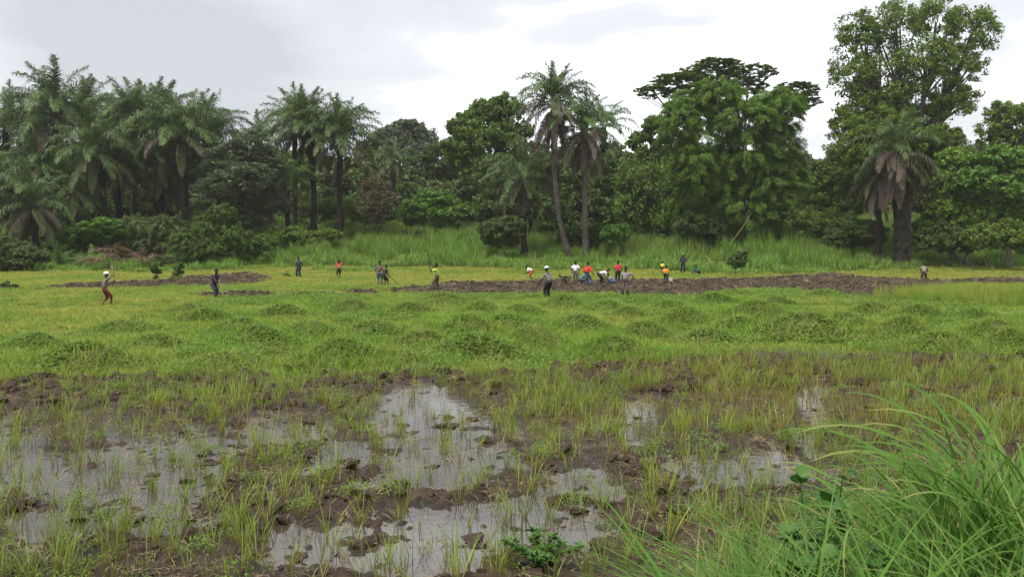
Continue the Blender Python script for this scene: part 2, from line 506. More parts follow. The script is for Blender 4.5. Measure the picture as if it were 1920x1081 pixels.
def scatter(name, P, scale, rot, coll, n_proto, rng, tilt=0.12):
    me = mesh_from(name, P, None, None)
    n = len(P)
    def at(k, typ, val, prop):
        a = me.attributes.new(k, typ, 'POINT')
        a.data.foreach_set(prop, np.asarray(val).ravel())
    R = np.stack([rng.normal(0, tilt, n), rng.normal(0, tilt, n), rot], -1).astype(np.float32)
    S = np.asarray(scale, np.float32)
    if S.ndim == 1: S = np.stack([S, S, S], -1)
    at('rot', 'FLOAT_VECTOR', R, 'vector')
    at('siz', 'FLOAT_VECTOR', S, 'vector')
    at('pick', 'INT', rng.integers(0, n_proto, n).astype(np.int32), 'value')
    o = link(name, me)
    ng = bpy.data.node_groups.new(name, 'GeometryNodeTree')
    ng.interface.new_socket('Geometry', in_out='INPUT', socket_type='NodeSocketGeometry')
    ng.interface.new_socket('Geometry', in_out='OUTPUT', socket_type='NodeSocketGeometry')
    N, L = ng.nodes, ng.links
    gi, go = N.new('NodeGroupInput'), N.new('NodeGroupOutput')
    ci = N.new('GeometryNodeCollectionInfo')
    ci.inputs['Collection'].default_value = coll
    ci.inputs['Separate Children'].default_value = True
    ci.inputs['Reset Children'].default_value = True
    ip = N.new('GeometryNodeInstanceOnPoints')
    ip.inputs['Pick Instance'].default_value = True
    def na(k, typ):
        a = N.new('GeometryNodeInputNamedAttribute'); a.data_type = typ
        a.inputs['Name'].default_value = k
        return a.outputs['Attribute']
    L.new(gi.outputs[0], ip.inputs['Points'])
    L.new(ci.outputs[0], ip.inputs['Instance'])
    L.new(na('pick', 'INT'), ip.inputs['Instance Index'])
    L.new(na('rot', 'FLOAT_VECTOR'), ip.inputs['Rotation'])
    L.new(na('siz', 'FLOAT_VECTOR'), ip.inputs['Scale'])
    L.new(ip.outputs[0], go.inputs[0])
    md = o.modifiers.new('scatter', 'NODES')
    md.node_group = ng
    return tag(o, kind='stuff')

def blades(rng, n, radius, hmin, hmax, width, bend, segs=3, upright=.25):
    """A tuft: n curved tapering blades from a disc of the given radius."""
    mb = MB()
    ang = rng.random(n) * 2 * np.pi
    rad = radius * np.sqrt(rng.random(n))
    H = hmin + (hmax - hmin) * rng.random(n)
    for k in range(n):
        b = np.array((math.cos(ang[k]) * rad[k], math.sin(ang[k]) * rad[k], -.02))
        da = rng.random() * 2 * np.pi if radius > .12 else ang[k] + rng.normal(0, .5)
        d = np.array((math.cos(da), math.sin(da), 0))
        side = np.array((-d[1], d[0], 0))
        ln, bd = abs(rng.normal(0, upright)), bend * (.3 + rng.random())
        t = np.linspace(0, 1, segs + 1)
        P = b + H[k] * (t[:, None] * np.array((0, 0, 1.0)) * (1 - .45 * bd * t[:, None]) + (ln * t + bd * t * t)[:, None] * d)
        wv = width * (.6 + .6 * rng.random()) * (np.sin(np.pi * (.25 + .75 * t)) + .02)
        tw = side * math.cos(rng.normal(0, .7)) + d * math.sin(rng.normal(0, .4))
        V = np.stack([P - tw * wv[:, None] / 2, P + tw * wv[:, None] / 2], 1).reshape(-1, 3)
        q = np.arange(segs)
        mb.add(V, np.stack([2 * q, 2 * q + 1, 2 * q + 3, 2 * q + 2], 1), None, np.repeat(t, 2))
    return mb

def sample(rng, n, y0, y1, accept, margin=2.0, k=.62):
    yy = y0 + (y1 - y0) * rng.random(n * 4)
    wdt = k * yy + margin
    keep = rng.random(n * 4) < wdt / wdt.max()
    yy = yy[keep][:n]
    xx = (rng.random(len(yy)) * 2 - 1) * (k * yy + margin)
    p = accept(xx, yy)
    m = rng.random(len(yy)) < p
    xx, yy = xx[m], yy[m]
    return np.stack([xx, yy, terrain(xx, yy)], -1)

def leaf_quads(mb, C, axis, nrm, size, aspect, rng, fold=.25):
    n = len(C)
    a = axis / (np.linalg.norm(axis, axis=1)[:, None] + 1e-9)
    b = np.cross(nrm, a); b /= np.linalg.norm(b, axis=1)[:, None] + 1e-9
    c = np.cross(a, b)
    s = np.asarray(size)[:, None]
    w = s * aspect
    V = np.stack([C - a * s, C - b * w + c * w * fold, C + a * s, C + b * w + c * w * fold], 1).reshape(-1, 3)
    q = np.arange(n)[:, None] * 4
    mb.add(V, q + np.arange(4)[None, :])

rng = np.random.default_rng(7)
PROTO = {}
PROTO['field'] = [blades(rng, 46, .34, .10, .26, .016, .5, 2).mesh('field_tuft', [M_FIELD]) for _ in range(6)]
PROTO['mown'] = [blades(rng, 46, .50, .08, .20, .024, .7, 2, .5).mesh('mown_tuft', [M_YELLOW]) for _ in range(6)]
PROTO['tall'] = [blades(rng, 60, .55, .5, 1.5, .055, .35, 3, .15).mesh('tall_tuft', [M_TALL]) for _ in range(6)]
PROTO['rice'] = [blades(rng, int(rng.integers(4, 17)), .05, .18, .54, .009, .3, 3, .17).mesh('rice_tuft', [M_RICE]) for _ in range(14)]
PROTO['straw'] = [blades(rng, 14, .22, .03, .06, .012, 3.2, 2, 1.5).mesh('straw_bits', [M_STRAW]) for _ in range(5)]
PROTO['bankmass'] = [blades(rng, 30, .22, .30, .95, .016, 1.1, 5, .35).mesh('bank_tuft', [M_BANK]) for _ in range(6)]
def weed_patch(seed):
    rg = np.random.default_rng(seed); mb = MB(); k = 110
    a, rr = rg.random(k) * 6.28, .34 * np.sqrt(rg.random(k))
    dv = rg.normal(size=(k, 3)); dn = rg.normal(size=(k, 3)) * .5 + np.array((0, 0, 1.0))
    leaf_quads(mb, np.stack([rr * np.cos(a), rr * np.sin(a), .03 + .17 * rg.random(k)], -1), dv * np.array((1, 1, .5)), dn, .022 + .022 * rg.random(k), .45, rg)
    return mb.mesh('weed_patch', [M_WEED])
PCOL = {k: proto_collection(k, v) for k, v in PROTO.items()}

def acc_field(x, y):
    u, v, pad, w, till = zones(x, y)
    yl = ss(560, 250, u) * ss(690, 600, v)
    return (1 - pad) * (1 - till) * (1 - .75 * yl)
P = sample(rng, 30000, 20.5, 62, acc_field)
n = len(P)
scatter('field_grass', P, .6 + .8 * fbm(P[:, 0] * .3, P[:, 1] * .3, 55) * (.6 + .8 * rng.random(n)), rng.random(n) * 6.28, PCOL['field'], 6, rng)

PCOL['weeds'] = proto_collection('weedp', [weed_patch(k) for k in range(6)])
def acc_weeds(x, y):
    u, v, pad, w, till = zones(x, y)
    return (1 - pad) * (1 - till) * ss(.46, .60, fbm(x * .35, y * .35, 58)) * ss(60, 48, y) * (1 - .7 * ss(520, 250, u) * ss(680, 600, v))
P = sample(rng, 17000, 20.5, 60, acc_weeds)
n = len(P)
scatter('ground_weeds', P, .7 + .7 * rng.random(n), rng.random(n) * 6.28, PCOL['weeds'], 6, rng)

def acc_mown(x, y):
    u, v, pad, w, till = zones(x, y)
    yl = np.maximum(ss(620, 250, u) * ss(700, 620, v), ss(53, 60, y))
    return (1 - pad) * (1 - till) * yl * (1 - ss(84, 92, y))
P = sample(rng, 30000, 22, 90, acc_mown)
n = len(P)
PM = sample(rng, 5000, 22, 55, lambda x, y: (1 - zones(x, y)[2]) * (1 - zones(x, y)[4]) * ss(.56, .66, fbm(x * .4, y * .4, 59)))
scatter('pale_grass', PM, .6 + .5 * rng.random(len(PM)), rng.random(len(PM)) * 6.28, PCOL['mown'], 6, rng)
scatter('mown_grass', P, .7 + .7 * rng.random(n), rng.random(n) * 6.28, PCOL['mown'], 6, rng)

def acc_tall(x, y):
    u = CU + F * x / y
    start = np.interp(u, [0, 450, 520, 700, 900, 1200, 1350, 1450, 1700, 1750, 1920], [81, 81, 83, 84, 83, 80, 77, 77, 80, 86, 86])
    s = ss(-2, 4, y - start + (fbm(x * .2, y * .2, 61) - .5) * 8)
    return s * (1 - ss(135, 150, y) * .6)
P = sample(rng, 21000, 74, 150, acc_tall, 6)
n = len(P)
u_t = CU + F * P[:, 0] / P[:, 1]
ht = (.5 + .95 * ss(80, 104, P[:, 1])) * (.7 + .6 * fbm(P[:, 0] * .12, P[:, 1] * .12, 62)) * (.8 + .4 * rng.random(n))
ht *= 1 + .9 * np.exp(-((u_t - 1480) / 130) ** 2) * ss(78, 84, P[:, 1])
ht *= .65 + .9 * ss(.42, .60, fbm(P[:, 0] * .38, P[:, 1] * .38, 63))
scatter('tall_grass', P, np.stack([np.full(n, 1.0), np.full(n, 1.0), ht], -1), rng.random(n) * 6.28, PCOL['tall'], 6, rng, .06)

PD = sample(rng, 700, 80, 118, lambda x, y: acc_tall(x, y) * ss(.45, .6, fbm(x * .3, y * .3, 64)), 6)
scatter('dry_stalks', PD, np.stack([np.full(len(PD), 1.2), np.full(len(PD), 1.2), 2.6 + 1.6 * rng.random(len(PD))], -1), rng.random(len(PD)) * 6.28,
        proto_collection('stalkp', [blades(rng, 8, .3, .25, .45, .03, .3, 2, .15).mesh('stalk_tuft', [M_STRAW]) for _ in range(4)]), 4, rng, .08)

# a stand of longer bright grass beside the tilled strip
x0, y0 = ground_xy(1860, 566)
def acc_stand(x, y):
    return np.clip(1.3 - np.sqrt(((x - x0) / 4.8) ** 2 + ((y - y0) / 3.2) ** 2), 0, 1)
P = sample(rng, 14000, 41, 54, acc_stand)
n = len(P)
scatter('long_grass', P, np.stack([np.full(n, .45), np.full(n, .45), .60 + .25 * rng.random(n)], -1), rng.random(n) * 6.28, proto_collection('stand', [blades(rng, 60, .55, .6, 1.4, .045, .25, 3, .12).mesh('stand_tuft', [M_FIELD]) for _ in range(4)]), 4, rng, .05)

# straw and torn weeds lying on the mud and on the tilled soil
def acc_straw(x, y):
    u, v, pad, w, till = zones(x, y)
    return np.maximum(pad * (1 - .6 * w) * .8, till * .5)
P = sample(rng, 9000, 8.5, 24, acc_straw)
n = len(P)
P[:, 2] = np.maximum(P[:, 2], 0.0) + .01
scatter('fallen_straw', P, .5 + .8 * rng.random(n), rng.random(n) * 6.28, PCOL['straw'], 5, rng, .2)

P = sample(rng, 16000, 42, 80, lambda x, y: zones(x, y)[4] * .8)
n = len(P)
P[:, 2] += .06
scatter('torn_weeds', P, 1.0 + 1.0 * rng.random(n), rng.random(n) * 6.28, PCOL['straw'], 5, rng, .3)

# ------------------------------------------------------------------ lumps of earth
def lump_mesh(name, seed, mat, sub=3, squash=.55, rough=.45):
    import bmesh
    bm = bmesh.new()
    bmesh.ops.create_icosphere(bm, subdivisions=sub, radius=1)
    co = np.array([v.co for v in bm.verts])
    a = fbm(co[:, 0] * 1.6 + seed * 7.7, co[:, 1] * 1.6 + co[:, 2] * 1.3, seed, 4)
    b = fbm(co[:, 2] * 3.1 - seed * 3.3, co[:, 0] * 3.1 + co[:, 1], seed + 50, 3)
    r = 1 + rough * 1.6 * (a - .5) + rough * .9 * (b - .5)
    for v, k in zip(bm.verts, r):
        v.co *= k
        v.co.z *= squash
    me = bpy.data.meshes.new(name)
    bm.to_mesh(me)
    bm.free()
    me.polygons.foreach_set('use_smooth', np.full(len(me.polygons), sub >= 3, bool))
    me.materials.append(mat)
    return me

soil_protos = [lump_mesh('soil_clod', 30 + k, M_SOIL, 1, .6, .6) for k in range(6)]
C_SOIL = proto_collection('soil', soil_protos)
P = sample(rng, 60000, 42, 92, lambda x, y: zones(x, y)[4])
n = len(P)
scatter('soil_clods', P, .05 + .14 * rng.random(n) ** 2, rng.random(n) * 6.28, C_SOIL, 6, rng, .4)
mud_protos = [lump_mesh('mud_lump', 60 + k, M_CLOD, 2, .55, .9) for k in range(6)]
C_MUD = proto_collection('mud', mud_protos)
def acc_mud(x, y):
    u, v, pad, w, till = zones(x, y)
    return pad * ss(.75, .35, w) * (1 + .8 * np.exp(-((v - edge_paddy(u) - 24) / 26) ** 2)) * (.25 + .75 * fbm(x * .8, y * .8, 91)) * (.35 + .65 * np.maximum(ss(760, 690, v), ss(840, 900, v)))
P = sample(rng, 10000, 8.5, 25, acc_mud)
n = len(P)
scatter('mud_lumps', P, (.025 + .11 * rng.random(n) ** 2) * (1 + .5 * ss(15, 18, P[:, 1])), rng.random(n) * 6.28, C_MUD, 6, rng, .4)

# ------------------------------------------------------------------ leaves
def rand_dir(rng, n):
    d = rng.normal(size=(n, 3))
    return d / np.linalg.norm(d, axis=1)[:, None]

def lobe_leaves(mb, lobe, rng, size, aspect, per_clump, style='leafy', density=1.0, clump=None):
    """Leaves gathered in clumps spread over an ellipsoid lobe (cx, cy, cz, rx, ry, rz)."""
    c, r = np.array(lobe[:3]), np.array(lobe[3:])
    rc = clump or float(np.clip(.30 * r.min(), .28, 1.5))
    area = 4 * np.pi * (r[0] * r[2] + r[0] * r[1] + r[1] * r[2]) / 3
    k = max(4, int(density * area / (rc * rc * 2.2)))
    d = rand_dir(rng, k * 2)
    d = d[(d[:, 2] > -.45) | (rng.random(len(d)) < .35)][:k]
    k = len(d)
    cent = c + d * r * (.45 + .60 * rng.random((k, 1)) ** .6)
    tips = cent.copy()
    m = np.maximum(3, (per_clump * (.5 + rng.random(k))).astype(int))
    idx = np.repeat(np.arange(k), m)
    n = len(idx)
    off = rand_dir(rng, n) * (rng.random((n, 1)) ** .4) * rc * (.7 + .6 * rng.random((k, 1)))[idx]
    D = d[idx]
    if style == 'leafy':
        off[:, 2] *= .7
        nrm = .7 * rand_dir(rng, n) + np.array((0, 0, .6)) + .45 * D
        ax = rand_dir(rng, n) + .5 * D - np.array((0, 0, .3))
    elif style == 'flat':
        off[:, 2] *= .28
        nrm = .45 * rand_dir(rng, n) + np.array((0, 0, 1.0))
        ax = rand_dir(rng, n) * np.array((1, 1, .25)) + .3 * D
    elif style == 'droop':
        off *= np.array((.8, .8, 1.15))
        off[:, 2] -= rc * .35 * rng.random(n)
        nrm = .8 * rand_dir(rng, n) + np.array((0, 0, .3)) + .7 * D
        ax = .5 * rand_dir(rng, n) + .6 * D * np.array((1, 1, .2)) - np.array((0, 0, .75))
    elif style == 'plume':
        out = D * np.array((1, 1, .25)) + np.array((0, 0, .25))
        along_ = rng.random((n, 1))
        off = off * .45 + out * (along_ - .3) * rc * 1.5 - np.array((0, 0, 1.0)) * along_ ** 2 * rc * .9
        nrm = .6 * rand_dir(rng, n) + np.array((0, 0, .6)) + .4 * D
        ax = .55 * rand_dir(rng, n) + .7 * D * np.array((1, 1, .2)) - np.array((0, 0, .35))
    elif style == 'fine':
        off[:, 2] *= .45
        nrm = .6 * rand_dir(rng, n) + np.array((0, 0, .7))
        ax = rand_dir(rng, n) * np.array((1, 1, .4)) + .4 * D
    leaf_quads(mb, cent[idx] + off, ax, nrm, size * (.45 + 1.1 * rng.random(n)), aspect, rng)
    return tips

def bez(p0, p1, sag, n=6):
    t = np.linspace(0, 1, n)[:, None]
    mid = (np.array(p0) + np.array(p1)) / 2 + np.array(sag)
    return (1 - t) ** 2 * np.array(p0) + 2 * t * (1 - t) * mid + t * t * np.array(p1)

def plant(name, cat, label, u, y, lobes, mat, bark, seed, trunk=.25, fork=.45, size=.22, aspect=.45, per=45, style='leafy', density=1.0,
          stems=1, group=None, spread=0.0, depth=1.0, clump=None, twigs=3, crown_name='crown', shift=0.0):
    """A tree or bush whose crown lobes are given as (photo u, photo v, half width px, half height px[, metres nearer or farther])."""
    rg = np.random.default_rng(seed)
    x = float(world_pt(u, 400, y)[0])
    z = gz(x, y) - .05
    root = empty(name, (x, y, z), label, cat, group)
    o = np.array((x, y, z))
    L3 = []
    for lb in lobes:
        dy = (lb[4] if len(lb) > 4 else rg.uniform(-.6, .6) * px(lb[2], y)) + shift
        c = world_pt(lb[0], lb[1], y + dy) - o
        c[2] = max(c[2], px(lb[3], y) * .55)
        L3.append((*c, px(lb[2], y), px(lb[2], y) * depth, px(lb[3], y)))
    mb, tb = MB(), MB()
    cz = np.array([l[2] for l in L3])
    top = max(l[2] + l[5] for l in L3)
    cx = float(np.mean([l[0] for l in L3]))
    if stems == 1:
        fk = np.array((cx * .35 * fork, 0, top * fork))
        tb.tube(bez((0, 0, -.2), fk, (rg.normal(0, .15), rg.normal(0, .15), 0), 8), np.linspace(trunk * 1.25, trunk * .8, 8), 8, False, bump=.25, rng=rg)
    for li, l in enumerate(L3):
        tips = lobe_leaves(mb, l, rg, size, aspect, per, style, density, clump)
        c = np.array(l[:3])
        s = fk - np.array((0, 0, .2)) if stems == 1 else np.array((rg.normal(0, .15 + spread), rg.normal(0, .15 + spread), -.1))
        r0 = trunk * (.62 if stems == 1 else .8)
        sag = (c - s) * np.array((.18, .18, -.12)) + rg.normal(0, .12, 3) * np.linalg.norm(c - s) * .3
        pth = bez(s, c, sag, 7)
        tb.tube(pth, np.linspace(r0, r0 * .35, 7), 6, False, bump=.2, rng=rg)
        for q in rg.permutation(len(tips))[:twigs]:
            tb.tube(bez(pth[int(rg.integers(3, 6))], tips[q], rg.normal(0, .2, 3), 5), np.linspace(r0 * .4, r0 * .1, 5), 5, False)
    link('trunk' if stems == 1 else 'stems', tb.mesh('trunk', [bark], True), root)
    link(crown_name, mb.mesh('crown', [mat]), root)
    return root

# ------------------------------------------------------------------ palms
def frond_mesh(name, seed, elev, droop, length, mat, leaflet=.85, pairs=44, limp=.45, width=.085, twist=.35):
    """One pinnate frond growing along +Y from the origin: rachis and two rows of leaflets."""
    rg = np.random.default_rng(seed)
    mb = MB()
    n = 12
    t = np.linspace(0, 1, n)
    a = math.radians(elev) - math.radians(droop) * t ** 1.4
    step = length / (n - 1)
    P = np.zeros((n, 3))
    for k in range(1, n):
        m = (a[k] + a[k - 1]) / 2
        P[k] = P[k - 1] + step * np.array((0, math.cos(m), math.sin(m)))
    P[:, 0] += rg.normal(0, .06) * length * t ** 2
    mb.tube(P, np.linspace(.055, .012, n), 4, False)
    for sgn in (-1, 1):
        for k in range(pairs):
            s = .14 + .86 * (k + rg.random() * .7) / pairs
            f = s * (n - 1); i0 = min(int(f), n - 2)
            p = P[i0] + (P[i0 + 1] - P[i0]) * (f - i0)
            tg = P[i0 + 1] - P[i0]; tg /= np.linalg.norm(tg)
            up = np.cross(np.array((1.0, 0, 0)), tg)
            ll = leaflet * (math.sin(math.pi * min(1, .16 + .80 * s)) ** .7) * rg.uniform(.8, 1.15)
            lift = rg.normal(.12, twist)
            d = sgn * np.array((1.0, 0, 0)) * .85 + tg * (.45 + .5 * s) + up * lift
            d /= np.linalg.norm(d)
            g = np.array((0, 0, -1.0))
            d2 = d * (1 - limp) + g * (limp + rg.uniform(-.35, .30)); d2 /= np.linalg.norm(d2)
            m1 = p + d * ll * .5
            e = m1 + d2 * ll * .55
            wv = np.cross(d, up); wv /= np.linalg.norm(wv) + 1e-9
            wv = wv * math.cos(lift) + up * math.sin(lift) * .5
            w0, w1 = width * .35, width * .5
            V = [p - wv * w0, p + wv * w0, m1 - wv * w1, m1 + wv * w1, e]
            mb.add(V, [(0, 1, 3, 2)], [(2, 3, 4)])
    return mb.mesh(name, [mat])

FR = {}
for kind, mat in (('green', M_PALM), ('fresh', M_PALM_B)):
    FR[kind] = [frond_mesh('frond', 100 + k, e, d, 5.7, mat, 1.15, 58, l, .092, .48) for k, (e, d, l) in enumerate(
        [(86, 30, .4), (80, 60, .5), (72, 95, .55), (62, 115, .55), (50, 115, .6), (32, 100, .6), (10, 80, .6), (-12, 60, .6)])]
FR['old'] = [frond_mesh('old_frond', 140 + k, e, d, 5.2, M_PALM_Y, 1.0, 46, .7, .11) for k, (e, d) in enumerate([(0, 75), (-15, 65), (-30, 50)])]
FR['dead'] = [frond_mesh('dead_frond', 160 + k, e, d, 4.6, M_DEAD, .85, 58, .85, .055) for k, (e, d) in enumerate([(12, 95), (-15, 70), (-40, 45), (-62, 25), (-74, 14)])]
FR['deadr'] = [frond_mesh('dead_frond', 180 + k, e, d, 3.6, M_DEADR, .75, 40, .35, .05, .5) for k, (e, d) in enumerate([(20, 60), (5, 50), (-20, 40)])]

def palm(label, path, y, seed, green=24, old=4, dead=6, kind='green', crown=1.0, bark=M_TRUNK, r=.36, squeeze=1.0, group=None, hang=1.0, name='oil_palm', low=.86, dsc=1.0):
    """path: photo points (u, v) of the trunk from just above the ground to the heart of the crown."""
    rg = np.random.default_rng(seed)
    path = list(path)
    if group: path[-1] = (path[-1][0] + random.Random(seed).uniform(-9, 9), path[-1][1] + 14); green = int(green * 1.1); crown *= 1.08
    pts = [world_pt(pu, pv, y) for pu, pv in path]
    b = pts[0].copy(); b[2] = gz(b[0], y) - .1
    root = empty(name, b, label, 'palm', group)
    pts = [b] + [p for p in pts[1:]]
    K = np.array(pts) - b
    tt = np.linspace(0, 1, len(K)); t = np.linspace(0, 1, 22)
    Pth = np.stack([np.interp(t, tt, K[:, c]) for c in range(3)], -1)
    if len(K) > 2:
        for _ in range(3): Pth[1:-1] = (Pth[:-2] + Pth[1:-1] * 2 + Pth[2:]) / 4
    rad = r * (1.25 - .35 * np.minimum(1, t * 3)) * np.where(np.arange(22) % 2, .94, 1.06)
    rad[-4:] *= np.array([1.15, 1.35, 1.45, 1.0])
    tb = MB()
    tb.tube(Pth, rad, 9, True, bump=.45, rng=rg)
    heart = Pth[-1]
    link('trunk', tb.mesh('trunk', [bark]), root)
    def put(mesh, nm, az, sc, up=.0):
        link(nm, mesh, root, heart + np.array((math.sin(-az) * .18, math.cos(-az) * .18, up)),
             (rg.normal(0, .10), rg.normal(0, .12), az), (sc * squeeze, sc * squeeze, sc))
    ga = rg.random() * 6.28
    for k in range(green):
        f = (k + .5) / green
        e = min(7, int(8 * f ** .8 * low))
        put(FR[kind][e], 'frond', ga + k * 2.39996 + rg.normal(0, .15), crown * rg.uniform(.85, 1.1) * (.8 + .2 * min(1, f * 3)), .25 * (1 - f))
    for k in range(old):
        put(FR['old'][int(rg.integers(0, 3))], 'old_frond', ga + k * 2.39996 * 1.7 + rg.normal(0, .3), crown * rg.uniform(.8, 1.0), -.25)
    for k in range(dead):
        put(FR['dead'][min(4, int(rg.integers(0, 5) * hang))], 'dead_frond', ga + 1 + k * 2.39996 + rg.normal(0, .3), crown * dsc * rg.uniform(.7, 1.1), -.4)
    return root

GP, MP = 'oil palms of the grove', 'oil palms in the middle'
palm('oil palm at the far left with a dark spreading crown cut by the frame', [(12, 450), (18, 225)], 112, 1, 24, 3, 2, group=GP, crown=1.05)
palm('tallest palm of the left grove, its feathery top rising highest', [(140, 440), (118, 330), (95, 205)], 106, 2, 30, 4, 2, group=GP, crown=1.25, r=.5)
palm('grove palm seen between the tallest one and the front palm', [(172, 440), (165, 215)], 114, 3, 26, 3, 2, group=GP, crown=1.12)
palm('front palm of the left grove with yellowing lower fronds around its neck', [(197, 445), (192, 340), (186, 275)], 99, 4, 28, 9, 2, group=GP, crown=1.0)
palm('slim trunked palm standing clear in the middle of the grove', [(254, 440), (254, 330), (248, 215)], 108, 5, 28, 4, 2, group=GP, crown=1.1)
palm('farther grove palm whose trunk shows thin between two nearer trunks', [(289, 440), (292, 225)], 116, 6, 26, 3, 2, group=GP, crown=1.15)
palm('full green palm at the right of the grove with pale dead fronds hanging under it', [(345, 450), (346, 340), (345, 245)], 100, 7, 32, 6, 4, group=GP, crown=1.12)
palm('palm at the right end of the grove leaning out over the feathery tree', [(385, 450), (395, 245)], 110, 8, 26, 4, 2, group=GP, crown=1.05)
palm('thick trunked palm low in the grove with a cap of drooping olive fronds', [(148, 448), (142, 345)], 98, 9, 14, 10, 3, group=GP, crown=.72, r=.55, low=1.2)
palm('short palm near the left edge with a wide skirt of brown fronds', [(70, 480), (62, 372)], 88, 10, 16, 12, 12, group=GP, crown=.85, hang=.6)
palm('half hidden palm at the left edge with straw brown fronds', [(-18, 480), (-15, 330)], 88, 11, 14, 10, 10, group=GP, crown=.85, hang=.6)
palm('palm at the back of the grove filling the gap behind the slim trunk', [(225, 440), (222, 240)], 122, 12, 26, 4, 1, group=GP, crown=1.1)
palm('palm in the depth of the grove behind the far left crowns', [(62, 440), (60, 240)], 120, 13, 26, 4, 2, group=GP, crown=1.15)
palm('low palm under the grove with its fronds over the shrubs', [(318, 450), (322, 330)], 112, 14, 18, 8, 4, group=GP, crown=.85)
palm('grove palm with a low crown touching the front palm, left of the slim trunk', [(228, 445), (226, 300)], 103, 31, 24, 8, 4, group=GP, crown=.95)
palm('low olive palm between the far left crowns and the thick trunked one', [(98, 450), (96, 300)], 104, 32, 24, 8, 3, group=GP, crown=1.0)
palm('low crowned grove palm just right of the slim trunk', [(300, 450), (302, 285)], 105, 33, 24, 8, 4, group=GP, crown=.95)
palm('low crowned palm between the full green palm and the feathery tree', [(412, 450), (412, 300)], 108, 34, 24, 4, 2, group=GP, crown=.95)
palm('small far palm alone on the skyline between grove and middle palms', [(478, 430), (478, 250)], 140, 15, 20, 4, 5, group=MP, crown=.85)
palm('young fresh green palm with upright fronds among the middle palms', [(540, 445), (541, 325)], 103, 16, 18, 5, 2, 'fresh', group=MP, crown=.72, r=.33)
palm('thin palm behind the young green one, its trunk paired beside it', [(553, 445), (552, 225)], 112, 17, 24, 5, 2, group=MP, crown=1.0, r=.33)
palm('tall middle palm with a straight dark trunk and a shaggy crown', [(589, 448), (588, 330), (584, 235)], 106, 18, 30, 7, 3, group=MP, crown=1.05, r=.38)
palm('tall middle palm with the clearest trunk and fronds bending to the right', [(638, 448), (637, 330), (635, 245)], 104, 19, 30, 6, 3, group=MP, crown=1.0, r=.38)
palm('hazy distant palm with dead fronds hanging below the round far tree', [(738, 420), (738, 300)], 135, 20, 14, 4, 14, crown=.75)
palm('tall palm with a bent trunk above the workers, its collar all dead fronds', [(1070, 484), (1050, 420), (1042, 350), (1037, 260), (1040, 192)], 90, 21, 30, 4, 24, crown=.92, bark=M_TRUNKL, r=.28, squeeze=.95, hang=1.0, dsc=1.15)
palm('tall palm with a straight pale trunk and a drooping skirt of dry fronds', [(1099, 490), (1097, 400), (1096, 245)], 90, 22, 22, 4, 26, 'fresh', crown=.86, bark=M_TRUNKL, r=.30, dsc=1.2)
palm('short palm in front of the dark thicket with grey dry fronds beneath', [(983, 462), (981, 335)], 93, 23, 22, 4, 18, crown=.86, r=.32, low=1.0)
palm('light green palm behind the two tall trunks with fresh arching fronds', [(1130, 440), (1132, 240)], 112, 24, 16, 1, 1, 'fresh', crown=.9)
palm('old palm under the great tree wearing a long skirt of brown dead fronds', [(1690, 468), (1686, 395), (1682, 285)], 84, 25, 18, 3, 46, 'green', crown=.95, r=.62, hang=1.25, low=1.0, dsc=1.1)
palm('slender palm beside the skirted old palm, hidden by its hanging fronds', [(1648, 468), (1648, 320)], 86, 26, 7, 2, 18, 'green', crown=.75, r=.32, hang=1.1, dsc=1.3)

# ------------------------------------------------------------------ trees
plant('broadleaf_tree', 'tree', 'great dark green tree towering over everything at the right', 1695, 92,
      [(1610, 70, 45, 48), (1680, 50, 62, 48), (1755, 42, 55, 42), (1822, 62, 48, 48), (1600, 145, 48, 42), (1665, 150, 66, 55), (1735, 120, 55, 48),
       (1800, 125, 46, 40), (1640, 215, 72, 48), (1720, 205, 66, 48), (1785, 195, 48, 38), (1592, 235, 38, 34), (1740, 262, 52, 30), (1665, 280, 60, 36), (1600, 290, 40, 30), (1640, 180, 60, 50, 3), (1600, 275, 44, 40, -2), (1665, 240, 56, 40, -2), (1620, 315, 40, 30, -2), (1730, 300, 44, 34, 2), (1775, 275, 36, 34), (1700, 250, 80, 50, 3), (1790, 320, 40, 34, 2), (1610, 345, 46, 30, 3), (1700, 330, 60, 40, 4)],
      M_LEAF, M_BARK, 201, .55, .42, .165, .42, 58, density=.85, twigs=6, depth=.85)
plant('umbrella_tree', 'tree', 'flat topped tree with layered branches rising behind the bamboo', 1400, 112,
      [(1225, 172, 36, 13), (1275, 152, 50, 14), (1325, 138, 55, 15), (1345, 120, 40, 9), (1405, 138, 50, 15), (1300, 175, 45, 14), (1450, 205, 62, 20),
       (1490, 170, 46, 14), (1495, 190, 42, 14), (1380, 165, 60, 16)], M_LEAF, M_BARKL, 202, .4, .55, .2, .5, 22, 'flat', density=.55, twigs=5, depth=1.0)
plant('bamboo_clump', 'bamboo', 'huge feathery bamboo clump in front of the flat topped tree', 1390, 95,
      [(1300, 205, 48, 38), (1345, 180, 45, 36), (1270, 235, 36, 50), (1400, 225, 60, 42), (1455, 200, 52, 34), (1330, 270, 62, 52), (1405, 290, 74, 52),
       (1465, 265, 42, 46), (1435, 345, 70, 48), (1360, 340, 70, 55), (1480, 320, 26, 40), (1300, 320, 40, 55), (1400, 395, 70, 40)],
      M_BAMBOO, M_CULM, 203, .09, .3, .21, .12, 150, 'plume', density=1.5, stems=9, spread=1.5, twigs=6, crown_name='foliage')
plant('leafy_tree', 'tree', 'broadleaf tree with sky holes left of the bamboo', 1235, 118,
      [(1240, 238, 34, 22), (1205, 265, 28, 24), (1262, 275, 34, 28), (1225, 300, 40, 30)], M_LEAF, M_BARK, 204, .3, .55, .24, .5, 36, density=.75)
